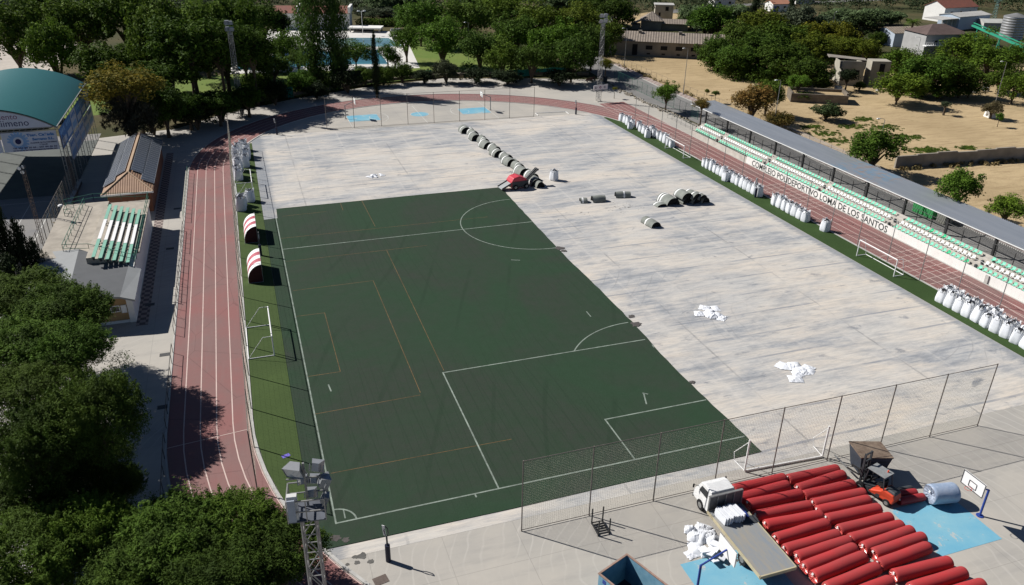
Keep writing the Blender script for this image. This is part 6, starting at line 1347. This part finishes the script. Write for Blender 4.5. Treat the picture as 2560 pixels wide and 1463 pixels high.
# --- thicket between field and houses
i = 0
for u, v, rp, rq, k, ti, w_ in ((1790, 128, 44, 36, 'broad', (.7, .8, .7), 'at the right end of the barn'), (1835, 150, 52, 34, 'broad', (.9, 1.05, .95), 'lower one right of the barn'), (1850, 95, 52, 40, 'broad', G, 'behind the barn end'), (1905, 125, 58, 44, 'broad', (.8, .9, .8), 'in the thicket right of the barn'), (1905, 70, 58, 42, 'broad', Y, 'yellowish one high in the thicket'), (1965, 100, 56, 44, 'broad', (.95, 1, .8), 'in the middle of the thicket'), (1965, 150, 58, 42, 'broad', D_, 'shaded one low in the thicket'),
    (2030, 130, 58, 44, 'broad', Y, 'left of the ruins'), (2045, 90, 52, 36, 'broad', O_, 'brownish one above the ruins'), (2025, 180, 50, 36, 'broad', D_, 'dark one beside the roofless hut'), (2100, 95, 50, 36, 'broad', O_, 'brown green one above the roofless hut'), (2110, 120, 44, 30, 'broad', Y, 'right over the roofless hut'), (2165, 125, 40, 32, 'broad', Y, 'above the ruined block'), (2245, 152, 40, 30, 'spread', (1.1, 1.2, .9), 'below the villa balcony'),
    (2250, 215, 56, 36, 'broad', (1.2, 1.15, .8), 'at the field edge with several stems'), (2320, 185, 60, 46, 'broad', (.85, 1, .85), 'large one at the field edge'), (2380, 190, 50, 40, 'broad', D_, 'dark one right of the large one'), (2395, 125, 56, 38, 'spread', (1.2, 1.2, .85), 'in front of the villa'), (2440, 105, 58, 30, 'spread', (1.1, 1.2, .85), 'before the conveyor'), (2475, 150, 56, 38, 'spread', (1.1, 1.15, .85), 'right of the villa'), (2530, 135, 44, 32, 'spread', (1.05, 1.2, .9), 'below the conveyor at the right edge'), (2430, 205, 50, 30, 'spread', (.9, .9, .8), 'near the white tanks'),
    (2505, 195, 40, 28, 'spread', (.95, .95, .8), 'right of the white tanks'), (2540, 215, 40, 34, 'spread', (1.1, 1.1, .8), 'with a forked trunk at the right edge of the field'), (2000, 50, 44, 40, 'olive', G, 'silvery one right of the cypress'), (2060, 65, 44, 30, 'olive', (.8, .9, .8), 'silvery one in the middle distance'), (2160, 60, 50, 34, 'dark', (2, 2, 1.7), 'dark one left of the palm'), (2195, 98, 26, 20, 'broad', D_, 'left of the palm trunk'), (1745, 50, 28, 24, 'broad', (.8, 1, .8), 'behind the ruined tower'), (1785, 50, 50, 40, 'broad', (.8, 1, .85), 'between tower and cypress'),
    (1540, 30, 50, 34, 'broad', D_, 'in the gap above the street lamp'), (1480, 20, 50, 32, 'broad', D_, 'at the top edge above the mast'), (2120, 190, 30, 22, 'dark', G, 'at the foot of the roofless hut'), (2365, 262, 16, 10, 'olive', D_, 'small shrub by the field track')):
    T(k, u, v, rp, rq, 'thicket tree, ' + w_, 1.4, ti, 'field_tree', 'tree', FG, .2)
for j, (u, v, rp, rq) in enumerate(((1795, 158, 34, 20), (1840, 172, 36, 20), (1885, 178, 36, 22), (1930, 186, 36, 20), (1975, 192, 36, 20), (2020, 204, 34, 20), (2058, 212, 26, 16), (2150, 215, 16, 12), (2300, 222, 44, 20), (2350, 228, 44, 20), (2400, 226, 40, 20), (1770, 140, 26, 20))):
    T('broad', u, v, rp, rq, 'low bush at the foot of the thicket, ' + ('%s from the barn' % NUM[j] if j < 11 else 'touching the barn wall'), .1, (.62, .72, .6), 'bush', 'bush', 'bushes at the foot of the thicket', .05)
T('cypress', 1885, 24, 17, 42, 'tall dark cypress above the thicket, left of the orange roofed house', .5, G, 'cypress_tree'); T('cypress', 1978, 34, 17, 46, 'tall dark cypress right of the orange roofed house', .5, G, 'cypress_tree')
T('broad', 2500, 292, 11, 11, 'small green sapling in the dry field by the white tank', 1.2, (1, 1.3, 1), 'sapling', 'tree', None, .06); T('grey', 2482, 272, 28, 20, 'bare brown shrub behind the white tank in the field', .5, (1.8, 1.5, 1.1), 'shrub', 'shrub'); T('broad', 1790, 233, 11, 7, 'tiny sapling in the dry field near the bright round tree', 1.6, G, 'sapling', 'tree', None, .05); T('broad', 1768, 228, 7, 6, 'tiny leafy shoot in the dry field left of the tiny sapling', .4, Y, 'sapling', 'tree', None, .05)
T('spread', 1537, 221, 8, 3, 'little flat topped sapling on the concrete beside the fence', 1.9, O_, 'sapling', 'tree', None, .05)
# --- far reeds and hedges
for j, (u, v, rp, rq, k, w_) in enumerate(((950, 12, 46, 26, 'reed', 'above the pool'), (1010, 8, 46, 26, 'reed', 'at the top middle'), (1180, 0, 50, 22, 'reed', 'behind the big park trees'), (1400, 10, 50, 26, 'reed', 'at the top edge above the park'), (1730, 40, 40, 30, 'reed', 'right of the ruined tower'), (1765, 62, 46, 24, 'reed', 'behind the barn roof'), (1840, 35, 44, 26, 'reed', 'beneath the first cypress'), (2110, 45, 56, 22, 'reed', 'in the middle distance'), (2180, 40, 46, 20, 'reed', 'right of the middle distance'), (2230, 45, 40, 18, 'reed', 'left of the warehouse roof'))):
    T(k, u, v, rp, rq, 'pale clump of tall cane growing ' + w_, .1, G, 'cane_clump', 'cane', 'clumps of cane', .02)
for j, (u, v, rp, rq, w_) in enumerate(((905, 30, 30, 16, 'above the poolside building'), (930, 38, 26, 12, 'right of the poolside building'), (960, 30, 34, 14, 'behind the pool slab'), (1000, 40, 22, 10, 'right of the pool slab'), (890, 8, 40, 22, 'at the top edge over the pool'))):
    T('olive', u, v, rp, rq, 'grey green bush ' + w_, .1, D_ if j % 2 else G, 'bush', 'bush', 'bushes beyond the pool', .05)
t = thing('hedge', 'long clipped brown green hedge behind the pool deck', 'hedge', (0, 0, 0)); rng = np.random.default_rng(5); C_ = [tuple(at(900+i*9, 58, 1.0)) for i in range(16)]; cloud_obj('foliage', leaf_cloud(rng, C_, [1.6]*16, 3000, .3), LEAF['broad'], t)
def tree_xy(key, x, y, h, r, lab, ti, name, grp=None, low=.12):
    P = PROTO[key]; i = tree_n[0] % len(P['objs']); tree_n[0] += 1
    t = P['objs'][i] if not P['used'][i] else copy_tree(P['objs'][i]); P['used'][i] = True
    t.name = name; t.location = (x, y, 0); t.rotation_euler = (0, 0, (tree_n[0]*2.399) % 6.28); tag(t, lab, 'tree', grp)
    rz = h*(1-low)/2
    for c in t.children:
        if c.name.startswith('trunk'): c.scale = (.3, .3, h*low+rz*.4)
        else: c.location = (0, 0, h-rz); c.scale = (r, r, rz)
        c.color = (*ti, 1)
for x, y, h, r, w_ in ((-42.5, 121, 19, 7, 'tallest, left of the left mast'), (-37, 122.5, 18, 6.2, 'left of the left mast foot'), (-32.5, 129, 15, 6, 'just behind the left mast'), (-27, 132, 9.5, 4.5, 'right of the left mast'), (-31, 127, 16, 5.5, 'just right of the left mast, the slimmer one'), (-46, 118, 12, 6, 'beyond the solar roofed building'), (-51.5, 110, 12, 6, 'nearest the solar roofed building')):
    tree_xy('broad', x, y, h, r, 'tall dark tree at the far bend, ' + w_, (.62, .7, .6), 'park_tree', 'dark trees on the wall of the far bend', low=.42)
# --- near trees at the left
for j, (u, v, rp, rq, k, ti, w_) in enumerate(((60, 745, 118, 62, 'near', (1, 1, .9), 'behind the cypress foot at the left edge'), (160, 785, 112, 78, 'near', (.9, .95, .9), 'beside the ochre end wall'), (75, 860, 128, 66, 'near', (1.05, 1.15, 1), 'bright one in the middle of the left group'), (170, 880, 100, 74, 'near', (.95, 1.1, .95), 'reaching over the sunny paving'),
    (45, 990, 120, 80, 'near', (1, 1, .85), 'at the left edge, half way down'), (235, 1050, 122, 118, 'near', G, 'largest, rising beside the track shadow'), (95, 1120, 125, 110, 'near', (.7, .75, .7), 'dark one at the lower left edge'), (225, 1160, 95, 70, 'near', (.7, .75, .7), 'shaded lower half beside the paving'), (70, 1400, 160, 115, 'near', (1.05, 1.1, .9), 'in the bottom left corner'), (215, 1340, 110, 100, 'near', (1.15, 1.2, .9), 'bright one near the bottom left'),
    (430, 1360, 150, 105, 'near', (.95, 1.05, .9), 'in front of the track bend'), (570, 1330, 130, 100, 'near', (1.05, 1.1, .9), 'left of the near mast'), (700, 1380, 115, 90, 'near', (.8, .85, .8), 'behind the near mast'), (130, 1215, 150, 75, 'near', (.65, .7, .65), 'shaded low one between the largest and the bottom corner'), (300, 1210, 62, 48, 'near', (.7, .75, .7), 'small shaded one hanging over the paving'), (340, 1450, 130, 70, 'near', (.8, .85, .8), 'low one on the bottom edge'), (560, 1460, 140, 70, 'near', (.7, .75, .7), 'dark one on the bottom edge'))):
    T(k, u, v, rp, rq, 'feathery green tree near the camera, ' + w_, 1.6, ti, 'feathery_tree', 'tree', NG_, .22)
for j, (u, v, rp, rq, w_) in enumerate(((18, 625, 52, 105, 'tallest at the left edge'), (58, 645, 40, 85, 'second from the left edge'), (95, 665, 32, 62, 'rightmost of the group'), (30, 700, 55, 60, 'broad low one in front of the others'))):
    T('cypress', u, v, rp, rq, 'black green cypress left of the grey roof, ' + w_, .3, G, 'cypress_tree', 'tree', 'cypresses at the left edge', .2)
# --- palm beside the white shed
p = at(2268, 114); t = thing('palm_tree', 'tall palm with arching fronds between the white shed and the villa', 'palm tree', (p.x, p.y, 0)); Hp = 6.8
MB().cyl((0, 0, 0), (.3, 0, Hp), .38, 10, .28).build('trunk', MT['bark'], t); b = MB(); rs = random.Random(2)
for k in range(38):
    a = k*2.4; e = rs.uniform(-.2, 1.1); L = rs.uniform(2.4, 3.2); P = []
    for j in range(6):
        s = j/5; P.append(Vector((.3+math.cos(a)*L*s*math.cos(e*(1-s*.3)), math.sin(a)*L*s*math.cos(e*(1-s*.3)), Hp+L*(s*math.sin(e)-.55*s*s))))
    for q, r_ in zip(P[:-1], P[1:]):
        d = (r_-q).normalized(); n_ = d.cross(Vector((0, 0, 1))).normalized()
        for s2 in (-1, 1):
            for f in (0, .5): c = q.lerp(r_, f); b._add([c, c+d*.22, c+n_*s2*.5+d*.3+Vector((0, 0, -.16))], [(0, 1, 2)])
b.build('fronds', LEAF['fine'], t)
# --- far woods: one mass
rng = np.random.default_rng(3); C_, R_ = [], []
for i in range(520):
    u, v = rng.uniform(-60, 2620), rng.uniform(-34, 16)
    if 660 < u < 900 and v > 2: continue
    p = at(u, v, 2.0); C_.append((p.x, p.y, rng.uniform(1.5, 4.5))); R_.append(rng.uniform(2.6, 5.0))
for i in range(260):
    x, y = rng.uniform(-180, 460), rng.uniform(345, 460); C_.append((x, y, 3)); R_.append(rng.uniform(4, 7))
for i in range(90):
    u, v = rng.uniform(-40, 640), rng.uniform(0, 60); p = at(u, v, 2.0); C_.append((p.x, p.y, rng.uniform(2, 5))); R_.append(rng.uniform(3, 5))
o = cloud_obj('far_woods', leaf_cloud(rng, C_, R_, 130000, .42), LEAF['olive'], None); o.color = (.55, .62, .5, 1); tag(o, kind='stuff')
# undergrowth in the thickets, weeds along fences
C_, R_ = [], []
for i in range(460):
    u, v = rng.uniform(1785, 2560), rng.uniform(60, 205)
    if v > 60+ (2420-u)*.0+150: continue
    p = at(u, v, .5)
    if 2060 < u < 2230 and v > 150: continue
    if u > 2180 and v < 130: continue
    C_.append((p.x, p.y, .8)); R_.append(rng.uniform(1.3, 2.9))
for i in range(170):
    u, v = rng.uniform(1010, 1520), rng.uniform(20, 182); p = at(u, v, .5); C_.append((p.x, p.y, .5)); R_.append(rng.uniform(1.0, 2.2)) if not (u < 1150 and 110 < v) else C_.pop()
for i in range(150):
    s = rng.random(); p = Vector((-46, 119, 0)).lerp(Vector((-4, 143.5, 0)), s); C_.append((p.x+rng.normal()*2-2, p.y+rng.normal()*2+2.5, .6)); R_.append(rng.uniform(.9, 1.8))
o = cloud_obj('undergrowth', leaf_cloud(rng, C_, R_, 110000, .2), LEAF['broad'], None); o.color = (.6, .65, .55, 1); tag(o, kind='stuff')
C_ = []
for i in range(260):
    k = i % 3
    if k == 0: x, y = 60.6+rng.normal()*.5, rng.uniform(58, 150)
    elif k == 1: x, y = -57.9+rng.normal()*.35, rng.uniform(44, 66)
    else: x = rng.uniform(66, 105); y = 54.2-(x-66)*.09+rng.normal()*.4
    C_.append((x, y, .15))
o = cloud_obj('dry_weeds', leaf_cloud(rng, C_, [.45]*len(C_), 9000, .12, elong=2, upright=1), m_leaf('leaf_dry', (.24, .18, .08), (.32, .24, .12), (.13, .12, .05), .2), None); tag(o, kind='stuff')
# torn green netting on the wall
for i, (u, v, rx, rz_, lab) in enumerate(((724, 232, .7, 2.2, 'strip of torn turquoise netting hanging in the dark bushes'), (1345, 178, 7.5, 1.6, 'faded green windbreak netting behind the far bend'), (1070, 180, 1.2, 1.4, 'scrap of turquoise netting below the lawn wedge'))):
    p = at(u, v, 1.2); t = thing('netting', lab, 'netting', (p.x, p.y, .2)); b = MB(); b.grid([[(-rx+2*rx*a/8, .25*math.sin(a*1.9+j), rz_*j/4+.1*math.sin(a*2.3)) for a in range(9)] for j in range(5)]); b.build('net_cloth', mat('turquoise_net', (.03, .26, .20), .8, .3, 2), t)

C_, R_ = [], []
for gi, (u, v, a, c_) in enumerate(((2275, 343, 14, 5), (2335, 375, 14, 5), (2415, 370, 10, 4), (2430, 395, 12, 4), (2505, 380, 14, 5), (2130, 318, 16, 5), (2060, 333, 20, 6), (2095, 352, 16, 5), (2300, 378, 20, 5), (2030, 318, 12, 4), (2210, 318, 20, 5), (2160, 300, 14, 4))):
    c = at(u, v)
    for k in range(60): C_.append((c.x+rng.normal()*a*.085, c.y+rng.normal()*a*.06, .02)); R_.append(.35)
o = cloud_obj('grass_patches', leaf_cloud(rng, C_, R_, 26000, .09, elong=1.8, upright=1, squash=.3), LEAF['broad'], None); tag(o, kind='stuff')
